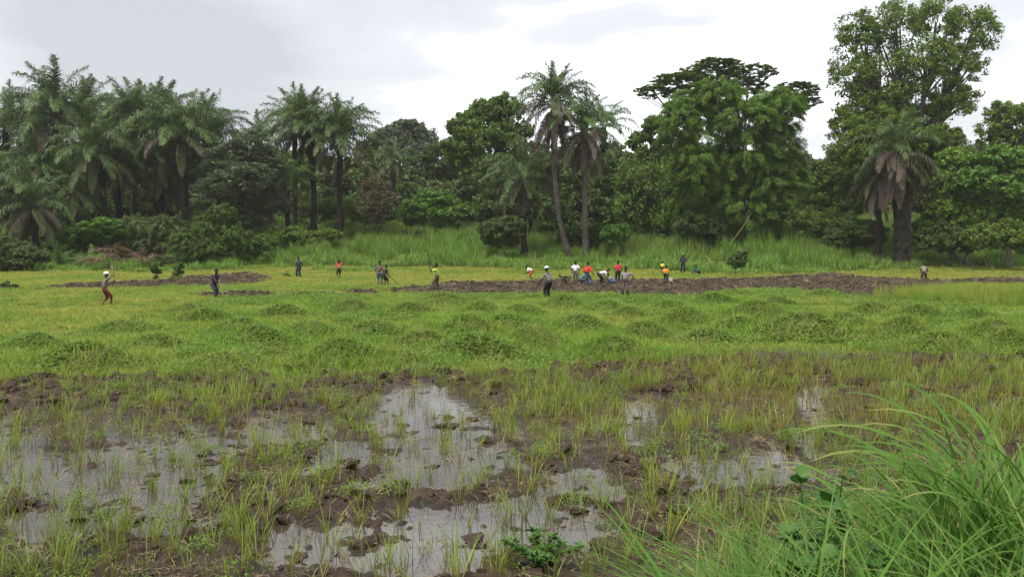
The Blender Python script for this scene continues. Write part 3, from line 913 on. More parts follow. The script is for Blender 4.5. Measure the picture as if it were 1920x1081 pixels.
plant('leafy_tree', 'tree', 'round crowned broadleaf tree left of the two tall palms', 915, 118,
      [(915, 215, 36, 28), (950, 205, 30, 26), (872, 245, 34, 28), (905, 265, 50, 36), (955, 260, 46, 40), (860, 285, 30, 30), (925, 320, 60, 40)], M_LEAF, M_BARK, 205, .4, .5, .24, .5, 42)
plant('distant_tree', 'tree', 'grey green domed tree alone on the far skyline', 760, 175,
      [(762, 248, 40, 22), (730, 262, 34, 22), (795, 265, 26, 24), (700, 282, 30, 22), (760, 285, 55, 30)], M_GREYLEAF, M_BARK, 206, .45, .55, .3, .5, 45)  # greyer leaf colour stands in for distance haze on this crown
plant('distant_tree', 'tree', 'dark far tree on the slope below the domed skyline tree', 830, 150,
      [(840, 300, 50, 34), (800, 325, 45, 34), (880, 320, 40, 36), (850, 355, 60, 34)], M_DARKLEAF, M_BARK, 207, .4, .5, .28, .5, 45)
plant('distant_tree', 'tree', 'dark mixed tree on the slope behind the clearest middle palm', 690, 148,
      [(690, 315, 45, 36), (660, 345, 36, 34), (725, 345, 40, 36), (770, 345, 40, 34)], M_OLIVE, M_BARK, 208, .4, .5, .28, .5, 45)
plant('feathery_tree', 'tree', 'fine leaved feathery tree between the grove and the middle palms', 450, 98,
      [(430, 300, 46, 34), (470, 275, 40, 28), (500, 315, 34, 30), (455, 340, 60, 34), (410, 365, 46, 36), (495, 380, 40, 30), (450, 400, 60, 34), (420, 430, 45, 28)],
      M_GREYLEAF, M_BARK, 209, .28, .35, .17, .32, 60, 'fine', density=1.1)
plant('bare_tree', 'tree', 'small brownish tree with thin twigs right of the middle palms', 708, 102,
      [(705, 355, 30, 22), (725, 375, 24, 20), (690, 385, 24, 20), (712, 400, 24, 18)], M_BROWNLEAF, M_BARK, 210, .12, .4, .14, .4, 26, 'fine', density=.8)
plant('thicket_tree', 'tree', 'dark thicket tree filling the space right of the tall palms', 1200, 104,
      [(1185, 335, 40, 40), (1225, 350, 46, 44), (1175, 395, 40, 36), (1230, 405, 48, 34)], M_LEAF, M_BARK, 211, .2, .3, .2, .4, 55, 'droop', stems=5, spread=.8)
plant('thicket_tree', 'tree', 'dark thicket tree close against the left side of the bamboo', 1285, 102,
      [(1270, 330, 36, 40), (1300, 370, 40, 46), (1265, 400, 40, 34)], M_BAMBOO, M_BARK, 212, .2, .3, .2, .3, 60, 'droop', stems=5, spread=.8)
plant('thicket_tree', 'tree', 'shadowy thicket tree behind the bent palm trunk', 1060, 106,
      [(1060, 320, 44, 44), (1115, 330, 40, 46), (1050, 385, 45, 40), (1125, 390, 46, 40), (1080, 425, 50, 24)], M_DARKLEAF, M_BARK, 213, .25, .3, .22, .45, 55, stems=5, spread=.9)
plant('thicket_tree', 'tree', 'dark broadleaf thicket behind the short dry palm', 950, 108,
      [(930, 330, 42, 40), (990, 305, 44, 44), (940, 385, 46, 36), (1005, 380, 40, 38)], M_DARKLEAF, M_BARK, 214, .25, .3, .22, .45, 50, stems=5, spread=.9)
plant('leafy_tree', 'tree', 'rounded dark tree at the right edge beyond the light green ones', 1890, 100,
      [(1885, 215, 36, 24), (1920, 225, 30, 30), (1860, 250, 34, 26), (1900, 270, 46, 32), (1940, 280, 40, 40)], M_LEAF, M_BARK, 215, .35, .5, .2, .45, 34, density=.75, twigs=6)
plant('leafy_tree', 'tree', 'light green many branched tree at the right edge with a dark trunk', 1895, 84,
      [(1870, 300, 42, 26), (1915, 310, 42, 30), (1830, 340, 40, 26), (1885, 360, 50, 30), (1925, 390, 40, 34), (1850, 400, 40, 22)], M_FRESH, M_BARK, 216, .28, .35, .2, .5, 34, density=.9, twigs=6)
plant('leafy_tree', 'tree', 'light green branching tree between the skirted palm and the right edge', 1790, 86,
      [(1790, 300, 30, 22), (1765, 345, 30, 24), (1810, 350, 34, 26), (1770, 395, 36, 24), (1815, 405, 40, 28), (1745, 425, 30, 18)], M_BAMBOO, M_BARKL, 217, .2, .25, .2, .5, 36, stems=4, spread=.7, twigs=6)
plant('leafy_tree', 'tree', 'low broadleaf tree between the bamboo and the great tree', 1545, 104,
      [(1525, 340, 34, 34), (1560, 330, 34, 34), (1540, 385, 46, 34), (1590, 380, 40, 34), (1600, 330, 30, 30)], M_LEAF, M_BARK, 218, .22, .35, .2, .5, 46)
# ------------------------------------------------------------------ bushes
def bush(label, u, y, lobes, mat, seed, size=.12, aspect=.5, style='leafy', group='bushes below the trees', per=56, **kw):
    return plant('bush', 'bush', label, u, y, lobes, mat, M_BARK, seed, kw.pop('trunk', .05), .3, size, aspect, per, style, stems=4, spread=.35, group=group, twigs=2, crown_name='foliage', **kw)
bush('bright fern like bush below the thick trunked palm at the left', 165, 90, [(150, 440, 40, 20), (190, 430, 40, 22), (120, 465, 44, 22), (175, 465, 50, 20)], M_FRESH, 301, .2, .25, 'fine')
bush('dark bush at the left edge beside the field', 25, 80, [(5, 470, 40, 26), (45, 480, 40, 24), (20, 500, 50, 18)], M_OLIVE, 302)
bush('big shady bush below the feathery tree behind the dark clothed digger', 395, 86, [(350, 450, 26, 22), (385, 425, 26, 24), (415, 400, 26, 20), (430, 440, 30, 26), (462, 455, 24, 22), (395, 465, 34, 22), (360, 480, 26, 14), (440, 480, 30, 14)], M_LEAF, 303, .11, .3, 'plume')
bush('green bush between the shady one and the first middle palm trunk', 470, 88, [(455, 470, 30, 24), (490, 460, 30, 26), (475, 485, 44, 18)], M_LEAF, 304)
bush('broad dark green bush under the full palm of the grove', 285, 92, [(260, 425, 40, 26), (310, 430, 44, 28), (340, 450, 36, 26), (285, 458, 40, 18)], M_OLIVE, 305, .13, .3, 'plume')
bush('light green bush in the clearing right of the brownish tree', 800, 112, [(775, 395, 30, 18), (815, 378, 34, 20), (830, 402, 36, 18), (790, 412, 34, 12)], M_FRESH, 306, .24)
bush('light green bush farther right in the clearing, next to the dark thicket', 885, 110, [(875, 398, 26, 16), (905, 402, 22, 16)], M_FRESH, 307, .24)
bush('pale low bush at the foot of the middle palms', 575, 96, [(545, 440, 30, 14), (585, 448, 34, 14), (615, 440, 26, 12)], M_LEAF, 308)
bush('dull dark bush at the foot of the short dry palm', 940, 90, [(925, 432, 26, 20), (955, 425, 26, 20), (940, 450, 34, 14)], M_OLIVE, 309)
bush('small round dark green bush standing alone in the tall grass', 1384, 73, [(1378, 492, 13, 13), (1390, 484, 13, 14)], M_DARKLEAF, 310, .1, group=None)
bush('bright leafy bush in front of the thicket right of the straight palm', 1150, 92, [(1145, 440, 18, 16), (1165, 435, 16, 14)], M_FRESH, 311, .2)
bush('green bush at the bamboo foot, its right side', 1500, 94, [(1490, 410, 34, 28), (1525, 425, 34, 26), (1560, 420, 34, 28)], M_LEAF, 312)
bush('shaded bush left of the skirted palm trunk', 1610, 88, [(1590, 430, 34, 26), (1630, 440, 30, 24), (1575, 450, 30, 18)], M_DARKLEAF, 313)
bush('tangled bush right of the skirted palm trunk', 1750, 84, [(1735, 450, 26, 22), (1775, 445, 34, 28), (1810, 455, 34, 22)], M_OLIVE, 314)
bush('green bush at the right edge below the light green tree', 1870, 80, [(1845, 445, 34, 26), (1890, 440, 34, 28), (1925, 450, 34, 24)], M_LEAF, 315)
bush('small dark seedling bush at the left edge of the mown grass', 18, 56, [(18, 543, 12, 9)], M_DARKLEAF, 316, .1, group=None)
bush('upright dark sapling on the edge of the tilled patch, the left one', 291, 66, [(291, 512, 6, 10), (289, 498, 5, 9)], M_LEAF, 317, .1, group='saplings by the tilled patch')
bush('upright dark sapling on the edge of the tilled patch, the right one', 336, 66, [(336, 515, 8, 9), (336, 500, 6, 9)], M_LEAF, 318, .1, group='saplings by the tilled patch')
bush('tiny round shrub in the mown grass left of the man in dark clothes', 541, 72, [(541, 520, 6, 6)], M_DARKLEAF, 319, .08, group=None)
bush('dark undergrowth bush between the two tall palm trunks', 1085, 96, [(1070, 445, 26, 20), (1115, 440, 26, 22)], M_DARKLEAF, 320)
bush('dark bush below the bamboo, its left side', 1310, 94, [(1295, 425, 30, 26), (1330, 432, 30, 22)], M_DARKLEAF, 321)
bush('grassy green bush on the slope behind the middle palm trunks', 660, 118, [(640, 390, 40, 22), (690, 400, 40, 20), (600, 395, 34, 22)], M_LEAF, 322)

bush('bright grassy bush in the clearing behind the grove trunks', 205, 122, [(170, 402, 40, 18), (215, 398, 40, 20), (240, 408, 36, 16)], M_FRESH, 323, .24)
bush('bright bush seen between the slim grove trunk and the full green palm', 290, 124, [(275, 402, 30, 18), (310, 406, 34, 18)], M_FRESH, 324, .24)
def seedling(label, u, y, crown, seed, nf=11, dead=0):
    rg = np.random.default_rng(seed)
    x = (u - CU) / F * y
    root = empty('palm_seedling', (x, y, gz(x, y)), label, 'palm seedling', 'young stemless palms under the grove')
    for k in range(nf):
        link('frond', FR['fresh'][int(rg.integers(0, 6))], root, (0, 0, .1), (rg.normal(0, .1), rg.normal(0, .15), k * 2.4 + rg.normal(0, .3)), crown * rg.uniform(.75, 1.1))
    for k in range(dead):
        link('dead_frond', FR['deadr'][k % 3], root, (0, 0, .2), (rg.normal(0, .2), rg.normal(0, .2), k * 2.4 + 1), crown * rg.uniform(.8, 1.1))
seedling('young stemless palm in front of the short palm at the left edge', 112, 84, .50, 801)
seedling('young stemless palm fanning up over the fern like bush', 172, 86, .55, 802, 12, 2)
seedling('young stemless palm just right of the brown frond heap', 300, 84, .50, 803, 11, 3)
seedling('young stemless palm behind the two dark saplings', 335, 86, .5, 804, 10, 1)
seedling('young stemless palm at the left foot of the middle palms', 500, 92, .5, 805)
seedling('young stemless palm right of the clearest middle palm trunk', 655, 100, .5, 806)
# brown heap of cut palm fronds
hp = world_pt(240, 490, 83)
heap = empty('frond_heap', (hp[0], hp[1], gz(hp[0], hp[1])), 'heap of reddish brown dead fronds at the edge of the grove', 'brush heap')
rg = np.random.default_rng(5)
for k in range(44):
    link('dead_frond', FR['deadr'][k % 3], heap, (rg.normal(-.3, 1.9), rg.normal(0, .5), .2 + abs(rg.normal(0, .35)) + (.7 if k % 2 else 0)), (rg.normal(.25, .35), rg.normal(0, .3), rg.random() * 6.28), rg.uniform(.45, .75))

# ------------------------------------------------------------------ undergrowth and the wood behind
def clump_mesh(seed, mat, size, aspect, style):
    rg = np.random.default_rng(seed)
    mb = MB()
    for k in range(4):
        lobe_leaves(mb, (*(rg.normal(0, .55, 2)), .55 + .5 * rg.random(), .75, .75, .6), rg, size, aspect, 34, style, 1.2)
    return mb.mesh('undergrowth', [mat])
C_UNDER = proto_collection('under', [clump_mesh(k, m, s, a, st) for k, (m, s, a, st) in enumerate(
    [(M_LEAF, .16, .45, 'leafy'), (M_DARKLEAF, .17, .45, 'leafy'), (M_OLIVE, .15, .4, 'leafy'), (M_FRESH, .17, .4, 'leafy'), (M_LEAF, .2, .2, 'droop'), (M_DARKLEAF, .15, .4, 'fine')])])
def acc_under(x, y):
    u = CU + F * x / y
    clear = np.exp(-((u - 720) / 190) ** 2)
    return ss(99, 109, y + (fbm(x * .08, y * .08, 66) - .5) * 12 + 12 * np.exp(-((u - 150) / 260) ** 2)) * (1 - .85 * clear * (1 - ss(125, 150, y))) * (1 - .75 * np.exp(-((u - 235) / 90) ** 2) * (1 - ss(135, 150, y)))
P = sample(rng, 3000, 88, 150, acc_under, 8)
n = len(P)
scatter('undergrowth', P, .7 + 1.0 * rng.random(n), rng.random(n) * 6.28, C_UNDER, 6, rng, .1)
P = sample(rng, 1500, 128, 185, lambda x, y: ss(125, 140, y), 8)
n = len(P)
C_WOOD = proto_collection('wood', [clump_mesh(20 + k, m, .12, .5, 'leafy') for k, m in enumerate((M_DARKLEAF, M_OLIVE, M_LEAF, M_DARKLEAF))])
P[:, 2] += rng.random(n) ** 1.3 * np.interp(CU + F * P[:, 0] / P[:, 1], [0, 400, 600, 700, 860, 1000, 1300, 1500, 1560, 1700, 1920], [7, 7, 5.5, 2.0, 2.5, 5.5, 6.5, 4.5, 3.5, 5, 6])
scatter('woodland', P, 2.0 + 1.6 * rng.random(n), rng.random(n) * 6.28, C_WOOD, 4, rng, .1)

# ------------------------------------------------------------------ weedy mounds of the old potato field
def mound_mesh(seed):
    rg = np.random.default_rng(seed)
    n, m = 14, 26
    r = np.linspace(0, 1, n)
    A, R = np.meshgrid(np.arange(m) / m * 2 * np.pi, r)
    H = (np.exp(-(1.55 * R) ** 2) - .09) * 1.1 * (1 + .7 * (fbm(R * np.cos(A) * 2 + seed, R * np.sin(A) * 2, seed) - .5)) - .12 * R
    W = R * (1 + .35 * (fbm(np.cos(A) * 1.5 + seed, np.sin(A) * 1.5 + 9, seed + 7) - .5))
    V = np.stack([W * np.cos(A), W * np.sin(A), H], -1).reshape(-1, 3)
    i, j = np.meshgrid(np.arange(n - 1), np.arange(m), indexing='ij')
    Q = np.stack([i * m + j, i * m + (j + 1) % m, (i + 1) * m + (j + 1) % m, (i + 1) * m + j], -1).reshape(-1, 4)
    soil = mesh_from('weed_mound', V, Q, None, None, True, [M_MOUND])
    k = 4200
    prof = lambda q: ((np.exp(-(1.55 * q) ** 2) - .09) * 1.1).clip(0)
    a, rr = rg.random(k) * 6.28, (rg.random(k) ** .62) * 1.1
    x, y = rr * np.cos(a), rr * np.sin(a)
    patch = fbm(x * 2.5 + seed, y * 2.5, seed + 3)
    keep = (patch > (.36, .44, .48)[seed % 3]) | (rg.random(k) < .22)
    x, y, rr = x[keep], y[keep], rr[keep]
    k = len(x)
    z = prof(rr) + .02 + .16 * rg.random(k)
    mb = MB()
    leaf_quads(mb, np.stack([x, y, z], -1), rand_dir(rg, k) * np.array((1, 1, .7)), np.array((0, 0, .8)) + .7 * rand_dir(rg, k), .024 + .028 * rg.random(k), .45, rg)
    for q in range(420):
        aa, r2 = rg.random() * 6.28, math.sqrt(rg.random())
        b = np.array((r2 * math.cos(aa), r2 * math.sin(aa), float(prof(r2))))
        d = rand_dir(rg, 1)[0] * .14 + np.array((0, 0, .36))
        s = np.cross(d, (0, 1, 0)); s /= np.linalg.norm(s)
        mb.add([b - s * .008, b + s * .008, b + d], None, [(0, 1, 2)])
    gb = MB()
    for q in range(900):
        aa, r2 = rg.random() * 6.28, math.sqrt(rg.random()) * 1.15
        b = np.array((r2 * math.cos(aa), r2 * math.sin(aa), float(prof(r2)) - .03))
        d = rand_dir(rg, 1)[0] * .13 + np.array((0, 0, rg.uniform(.25, .55)))
        sd2 = np.cross(d, rand_dir(rg, 1)[0]); sd2 /= np.linalg.norm(sd2)
        gb.add([b - sd2 * .011, b + sd2 * .011, b + d], None, [(0, 1, 2)], [.2, .2, 1])
    return soil, mb.mesh('weeds', [M_WEED]), gb.mesh('grass', [M_FIELD])
MM = [mound_mesh(400 + k) for k in range(9)]
MOUNDS = [  # photo u, v of the near foot, half width px, height px, label
    (875, 632, 72, 30, 'wide weedy mound straight below the man in the yellow vest'),
    (905, 590, 50, 18, 'low green mound just below the dark soil strip, left of the white capped man'),
    (1150, 672, 68, 30, 'bare patched mound at the field edge with brown stems showing'),
    (890, 680, 110, 34, 'broadest mound at the near edge of the field above the bright pool'),
    (1285, 614, 60, 24, 'rounded green mound right of centre with a dark near side'),
    (1260, 585, 55, 15, 'flat weedy mound below the standing man with hands on hips'),
    (1330, 655, 90, 26, 'long mound at the field edge, left of the widest right hand one'),
    (1510, 645, 100, 32, 'large weed covered mound with a brown crest at the right of the field'),
    (1640, 597, 50, 20, 'dark smooth mound below the broad part of the tilled soil'),
    (1700, 640, 66, 28, 'green mound two steps left of the long bright grass stand'),
    (1730, 600, 50, 16, 'flat green mound at the foot of the long bright grass stand'),
    (1870, 640, 60, 26, 'mound with dry yellow stalks near the right edge'),
    (1830, 605, 48, 15, 'low mound right below the long bright grass stand'),
    (1545, 562, 44, 13, 'low bushy mound against the tilled soil at the right'),
    (640, 690, 70, 34, 'green mound left of the bright pool, nearest the rice'),
    (700, 640, 70, 24, 'gentle green mound in the middle left of the field'),
    (480, 655, 84, 30, 'long green mound with dark soil showing, left of centre'),
    (430, 697, 86, 26, 'mound of brown earth and weeds at the paddy edge'),
    (150, 700, 100, 38, 'big weedy mound at the lower left edge of the field'),
    (385, 608, 56, 17, 'low mound below the dark clothed digger'),
    (360, 590, 44, 13, 'small dark weedy mound in the yellow grass'),
    (530, 600, 62, 20, 'dark green mound below the man in dark clothes by the tall grass'),
    (660, 590, 50, 16, 'flat mound below the person in the salmon red shirt'),
    (770, 595, 52, 18, 'green mound below the pair with striped shirts'),
    (1060, 580, 52, 17, 'small mound just in front of the white capped man in the field'),
    (1090, 625, 66, 24, 'green mound left of the rounded one, in the centre of the field'),
    (1000, 650, 60, 22, 'green mound between the broadest one and the bare patched one'),
    (1420, 600, 60, 20, 'green mound below the small bush in the tall grass'),
    (1340, 572, 52, 15, 'narrow mound along the front of the tilled soil'),
    (570, 560, 40, 9, 'slight mound in the mown grass between the two digging men'),
    (60, 660, 70, 22, 'low mound at the far left of the weedy field'),
    (290, 660, 70, 22, 'low mound right of the big one at the lower left'),
    (1180, 600, 50, 18, 'mound below the crouching children, a little to the right'),
    (950, 622, 60, 20, 'mound touching the right flank of the wide one below the yellow vest'),
    (790, 655, 72, 24, 'mound between the gentle middle left one and the broadest near one'),
    (580, 640, 64, 22, 'mound filling the gap between the long left one and the gentle middle left one'),
    (1210, 640, 64, 24, 'mound behind the bare patched one, under the rounded green one'),
    (1390, 628, 66, 22, 'mound between the rounded green one and the large brown crested one'),
    (1580, 620, 60, 20, 'mound behind the large brown crested one'),
    (1460, 578, 50, 14, 'low mound in front of the broad part of the tilled soil, at its left'),
    (1140, 590, 50, 16, 'mound just below the faded shirted man, towards the left'),
    (980, 596, 48, 16, 'mound below the white capped man in the field, towards the left'),
    (830, 570, 46, 12, 'narrow mound below the yellow vest, against the soil strip'),
    (450, 630, 66, 18, 'mound behind the long left one with dark soil showing'),
    (230, 630, 60, 16, 'faint mound in the yellow grass below the white capped hoe swinger'),
    (1770, 662, 66, 26, 'mound at the field edge below the two steps left one'),
    (1900, 662, 50, 26, 'brown weedy mound on the right edge beside the tall grass tips'),
]
for k, (mu, mv, hw, hh, lab) in enumerate(MOUNDS):
    x, y = ground_at(mu, mv)
    r, hgt = px(hw, y), px(hh, y) * .95
    y += r * .75
    x = (mu - CU) / F * y
    soil, weeds, blades_ = MM[(k * 5) % 9]
    rw = 1.2 + .5 * float(_hash(np.array([k]), np.array([3]), 9)[0])
    o = tag(link('weed_mound', soil, None, (x, y, gz(x, y) + .0), (0, 0, (k % 5 - 2) * .25), (r * rw, r * 1.15, hgt * 1.35)), lab, 'mound', 'weedy mounds in the field')
    link('weeds', weeds, o)
    link('grass', blades_, o)

# ------------------------------------------------------------------ rice, clods
def acc_rice(x, y):
    u, v, pad, w, till = zones(x, y)
    up = ss(845, 800, v)
    n = fbm(x * .55, y * .55, 81)
    dens = up * (.26 + .60 * ss(.38, .62, n)) * (1 - .78 * ss(.45, .85, w)) + (1 - up) * (.25 + .26 * ss(.4, .6, n)) * (1 - .12 * w)
    band = np.exp(-((v - edge_paddy(u) - 24) / 24) ** 2)
    return np.clip(pad * dens * (1 - .5 * band), 0, 1)
P = sample(rng, 11500, 8.6, 25.5, acc_rice, 1.5, .60)
P[:, 2] = np.maximum(P[:, 2], -.04)
uu, vv = uv_of(P[:, 0], P[:, 1], P[:, 2])
inview = (uu > 5) & (uu < 1915) & (vv < 1075) & ~((uu > 1380) & (vv > 900)) & ~((uu > 1560) & (vv > 800))
order = np.argsort(np.where(inview, P[:, 1], 1e6))
near = order[:300]
rest = np.setdiff1d(np.arange(len(P)), near)
for k in near:
    s = rng.uniform(.75, 1.2)
    kd = int(rng.integers(0, 14))
    rich = len(PROTO['rice'][kd].vertices) >= 8 * 12
    wetp = P[k, 2] < 0
    tag(link('rice_tuft', PROTO['rice'][kd], None, P[k], (rng.normal(0, .07), rng.normal(0, .07), rng.random() * 6.28), (s * 1.1, s * 1.1, s)),
        ('full leafy' if rich else 'thin sparse') + ' yellow green rice tuft ' + ('standing in the open paddy water' if wetp else 'rooted on the bare brown mud'), 'rice plant',
        ('full' if rich else 'sparse') + ' rice tufts ' + ('in the water' if wetp else 'on the mud'))
M_STEM = foliage('rice_stem', (.15, .10, .020), (.23, .17, .032), (.30, .25, .05), .25)
C_STEM = proto_collection('stemp', [blades(rng, 9, .12, .15, .42, .008, .2, 2, .12).mesh('stem_tuft', [M_STEM]) for _ in range(5)])
PS = sample(rng, 3000, 14, 24, lambda x, y: zones(x, y)[2] * ss(840, 790, zones(x, y)[1]) * (.15 + .85 * np.exp(-((zones(x, y)[0] - 1500) / 420) ** 2)))
PS[:, 2] = np.maximum(PS[:, 2], -.04)
scatter('old_stems', PS, .7 + .6 * rng.random(len(PS)), rng.random(len(PS)) * 6.28, C_STEM, 5, rng, .1)
PS = sample(rng, 900, 8.6, 24, lambda x, y: zones(x, y)[2] * (1 - zones(x, y)[3]) * .8)
scatter('mud_weeds', PS, .35 + .4 * rng.random(len(PS)), rng.random(len(PS)) * 6.28, PCOL['weeds'], 6, rng, .2)
n = len(rest)
scatter('rice_plants', P[rest], .75 + .5 * rng.random(n), rng.random(n) * 6.28, PCOL['rice'], 14, rng, .08)

clods = [lump_mesh('mud_clod', 80 + k, M_CLOD, 3, .30, 1.1) for k in range(8)]
def acc_clod(x, y):
    u, v, pad, w, till = zones(x, y)
    return pad * ss(.3, .55, w) * ss(720, 790, v)
P = sample(rng, 420, 8.9, 18, acc_clod, 0, .58)
for k in range(min(110, len(P))):
    s = .04 + .11 * rng.random() ** 1.6
    tag(link('mud_clod', clods[k % 8], None, (P[k, 0], P[k, 1], max(P[k, 2], -.02) * .3 + s * .06), (rng.normal(0, .2), rng.normal(0, .2), rng.random() * 6.28), (s * rng.uniform(.9, 1.5), s, s * rng.uniform(.7, 1.1))),
        ('large flat' if s > .08 else 'small lumpy') + ' wet brown mud clod rising out of the shallow paddy water', 'mud clod', ('large' if s > .08 else 'small') + ' mud clods in the water')

# ------------------------------------------------------------------ tall grass on the bank, lower right
def long_blade(seed, ln, width, arch, mat=None):
    rg = np.random.default_rng(seed)
    n = 17
    t = np.linspace(0, 1, n)
    a = math.radians(rg.uniform(80, 90)) - math.radians(arch) * t ** 2.0
    P = np.zeros((n, 3))
    for k in range(1, n):
        P[k] = P[k - 1] + ln / (n - 1) * np.array((0, math.cos(a[k]), math.sin(a[k])))
    w = width * .72 * np.minimum(1, .35 + 2.2 * t) * np.sqrt(np.maximum(1 - t ** 2.2, .0)) + .001
    up = np.stack([np.zeros(n), -np.sin(a), np.cos(a)], -1)
    sidev = np.array((1.0, 0, 0)) * np.ones((n, 1)); tw = rg.normal(0, .5) * t
    sidev = sidev * np.cos(tw)[:, None] + up * np.sin(tw)[:, None]
    crease = up * (w * .18)[:, None]
    V = np.stack([P - sidev * w[:, None] / 2 + crease, P, P + sidev * w[:, None] / 2 + crease], 1).reshape(-1, 3)
    q = np.arange(n - 1) * 3
    Q = np.vstack([np.stack([q, q + 1, q + 4, q + 3], 1), np.stack([q + 1, q + 2, q + 5, q + 4], 1)])
    mb = MB(); mb.add(V, Q, None, np.repeat(t, 3))
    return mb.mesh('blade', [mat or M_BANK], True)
BL = [long_blade(500 + k, l, w, a) for k, (l, w, a) in enumerate([(1.15, .021, 75), (1.35, .024, 125), (1.3, .022, 150), (1.0, .020, 45), (1.5, .026, 135), (1.25, .018, 165), (1.0, .02, 110), (1.35, .023, 95)])]
BLD = [long_blade(530 + k, l, .015, a, M_STRAW) for k, (l, a) in enumerate([(.9, 110), (.8, 150), (1.0, 85)])]
CL = [  # u, v (of the tips), distance, size, blades, label
    (1895, 640, 5.2, 1.05, 20, 'tallest grass clump at the right edge with tips above all others'),
    (1915, 690, 6.0, 1.15, 22, 'upright grass clump just behind the tallest one at the right edge'),
    (1850, 690, 6.6, 1.05, 20, 'tall thin grass clump left of the tallest one with tips over the brown rice'),
    (1800, 800, 5.2, .95, 28, 'full grass clump in the upper part of the bank, below the pale arching tips'),
    (1900, 730, 4.8, 1.0, 30, 'dense grass clump low on the right edge of the bank'),
    (1840, 740, 5.8, .95, 28, 'grass clump leaning over the rice, second from the right edge'),
    (1780, 770, 6.2, .9, 28, 'grass clump with pale arching tips behind the front ones'),
    (1700, 760, 6.4, .85, 28, 'grass clump arching left across the brown rice'),
    (1640, 800, 6.2, .82, 26, 'grass clump with broad upright blades in the middle of the bank'),
    (1590, 850, 6.0, .75, 24, 'small grass clump between the middle of the bank and the isolated one'),
    (1420, 850, 5.9, .72, 28, 'isolated grass clump at the left end of the bank, standing in water'),
    (1420, 970, 5.0, .5, 18, 'low splayed grass clump in front of the isolated one'),
    (1500, 930, 5.4, .62, 20, 'thin grass clump among the round leaved weeds'),
    (1680, 900, 5.0, .8, 28, 'grass clump in the thick of the bank above the bottom edge'),
    (1760, 860, 5.2, .9, 30, 'bright grass clump in the thick of the bank, right of its middle'),
    (1850, 850, 4.6, .9, 30, 'deep green clump in the lower right corner region'),
    (1600, 970, 4.7, .66, 24, 'grass clump drooping over the bottom edge, left of the leafy weed'),
    (1760, 980, 4.3, .72, 26, 'grass clump in the bottom right with long bent blades'),
    (1890, 960, 4.2, .75, 26, 'grass clump filling the very bottom right corner'),
]
for k, (cu, cvv, cy, s, nb, lab) in enumerate(CL):
    tip = world_pt(cu, cvv, cy)
    x = float(tip[0])
    zb = gz(x, cy)
    s2 = s * float(np.clip((tip[2] - zb) / (s * (1.02 if cu < 1620 else .70)), .55, 1.3 if cu < 1620 else (1.45 if cu >= 1840 else 1.35)))
    root = empty('grass_clump', (x, cy, zb), lab, 'grass clump', 'tall grass clumps on the bank')
    rg = np.random.default_rng(600 + k)
    for b in range(int(nb * (1.3 if cu < 1620 else 2.4))):
        dry = rg.random() < .06
        az = rg.random() * 6.28
        r = .16 * math.sqrt(rg.random())
        link('dry_blade' if dry else 'blade', BLD[int(rg.integers(0, 3))] if dry else BL[int(rg.choice((0, 3, 6, 7))) if cu >= 1840 else int(rg.integers(0, 8))], root, (r * math.cos(az), r * math.sin(az), rg.uniform(-.02, .12)),
             (rg.normal(0, .12), rg.normal(0, .12), rg.random() * 6.28), s2 * rg.uniform(.7, 1.12))
def acc_bank(x, y):
    u = CU + F * x / np.maximum(y, .5)
    edge = np.interp(y, [3, 5, 6, 7, 8.6], [1400, 1410, 1450, 1540, 1680])
    return ss(-60, 60, u - edge) * (.3 + .7 * fbm(x * 1.4, y * 1.4, 97))
yy = 3.2 + 5.6 * rng.random(5000); xx = rng.random(5000) * 7.5
m = rng.random(5000) < acc_bank(xx, yy)
P = np.stack([xx[m], yy[m], terrain(xx[m], yy[m])], -1)
n = len(P)
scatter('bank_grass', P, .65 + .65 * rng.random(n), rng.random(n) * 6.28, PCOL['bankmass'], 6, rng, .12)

# broad leaved weeds
def leaf_shape(name, ln, wd, mat):
    n = 6
    t = np.linspace(0, 1, n)
    w = wd * np.sin(np.pi * np.clip(t * .96 + .03, 0, 1)) ** .75
    z = -.25 * ln * t ** 2
    V = np.stack([np.stack([-w, t * ln, z + w * .25], -1), np.stack([0 * t, t * ln, z], -1), np.stack([w, t * ln, z + w * .25], -1)], 1).reshape(-1, 3)
    q = np.arange(n - 1) * 3
    Q = np.vstack([np.stack([q, q + 1, q + 4, q + 3], 1), np.stack([q + 1, q + 2, q + 5, q + 4], 1)])
    return mesh_from(name, V, Q, None, None, True, [mat])
LF_ROUND = leaf_shape('leaf', .085, .042, M_BROAD)
LF_OVAL = leaf_shape('leaf', .075, .020, M_BROAD)
def weed(label, x, y, hgt, rad, n, leafmesh, seed, scale=1.0, z=None):
    rg = np.random.default_rng(seed)
    root = empty('leafy_weed', (x, y, gz(x, y) if z is None else z), label, 'weed')
    tb = MB()
    ns = 9
    for s in range(ns):
        az = s / ns * 6.28 + rg.normal(0, .2)
        tip = np.array((math.cos(az) * rad * rg.uniform(.3, 1), math.sin(az) * rad * rg.uniform(.3, 1), hgt * rg.uniform(.65, 1.05)))
        pth = bez((0, 0, -.03), tip, (0, 0, hgt * .15), 6)
        tb.tube(pth, np.linspace(.006, .003, 6), 4, False)
        for k in range(n // ns):
            f = rg.uniform(.25, 1.0)
            p = pth[min(5, int(f * 5.99))] + rg.normal(0, .012, 3)
            link('leaf', leafmesh, root, p, (rg.normal(.35, .35), rg.normal(0, .25), rg.random() * 6.28), scale * rg.uniform(.7, 1.25))
    link('stems', tb.mesh('stems', [M_BROAD], True), root)
x, y = ground_xy(1010, 1078)
weed('dense dark green leafy weed on the mud at the bottom centre', x, y, .24, .50, 620, LF_OVAL, 700, .95)
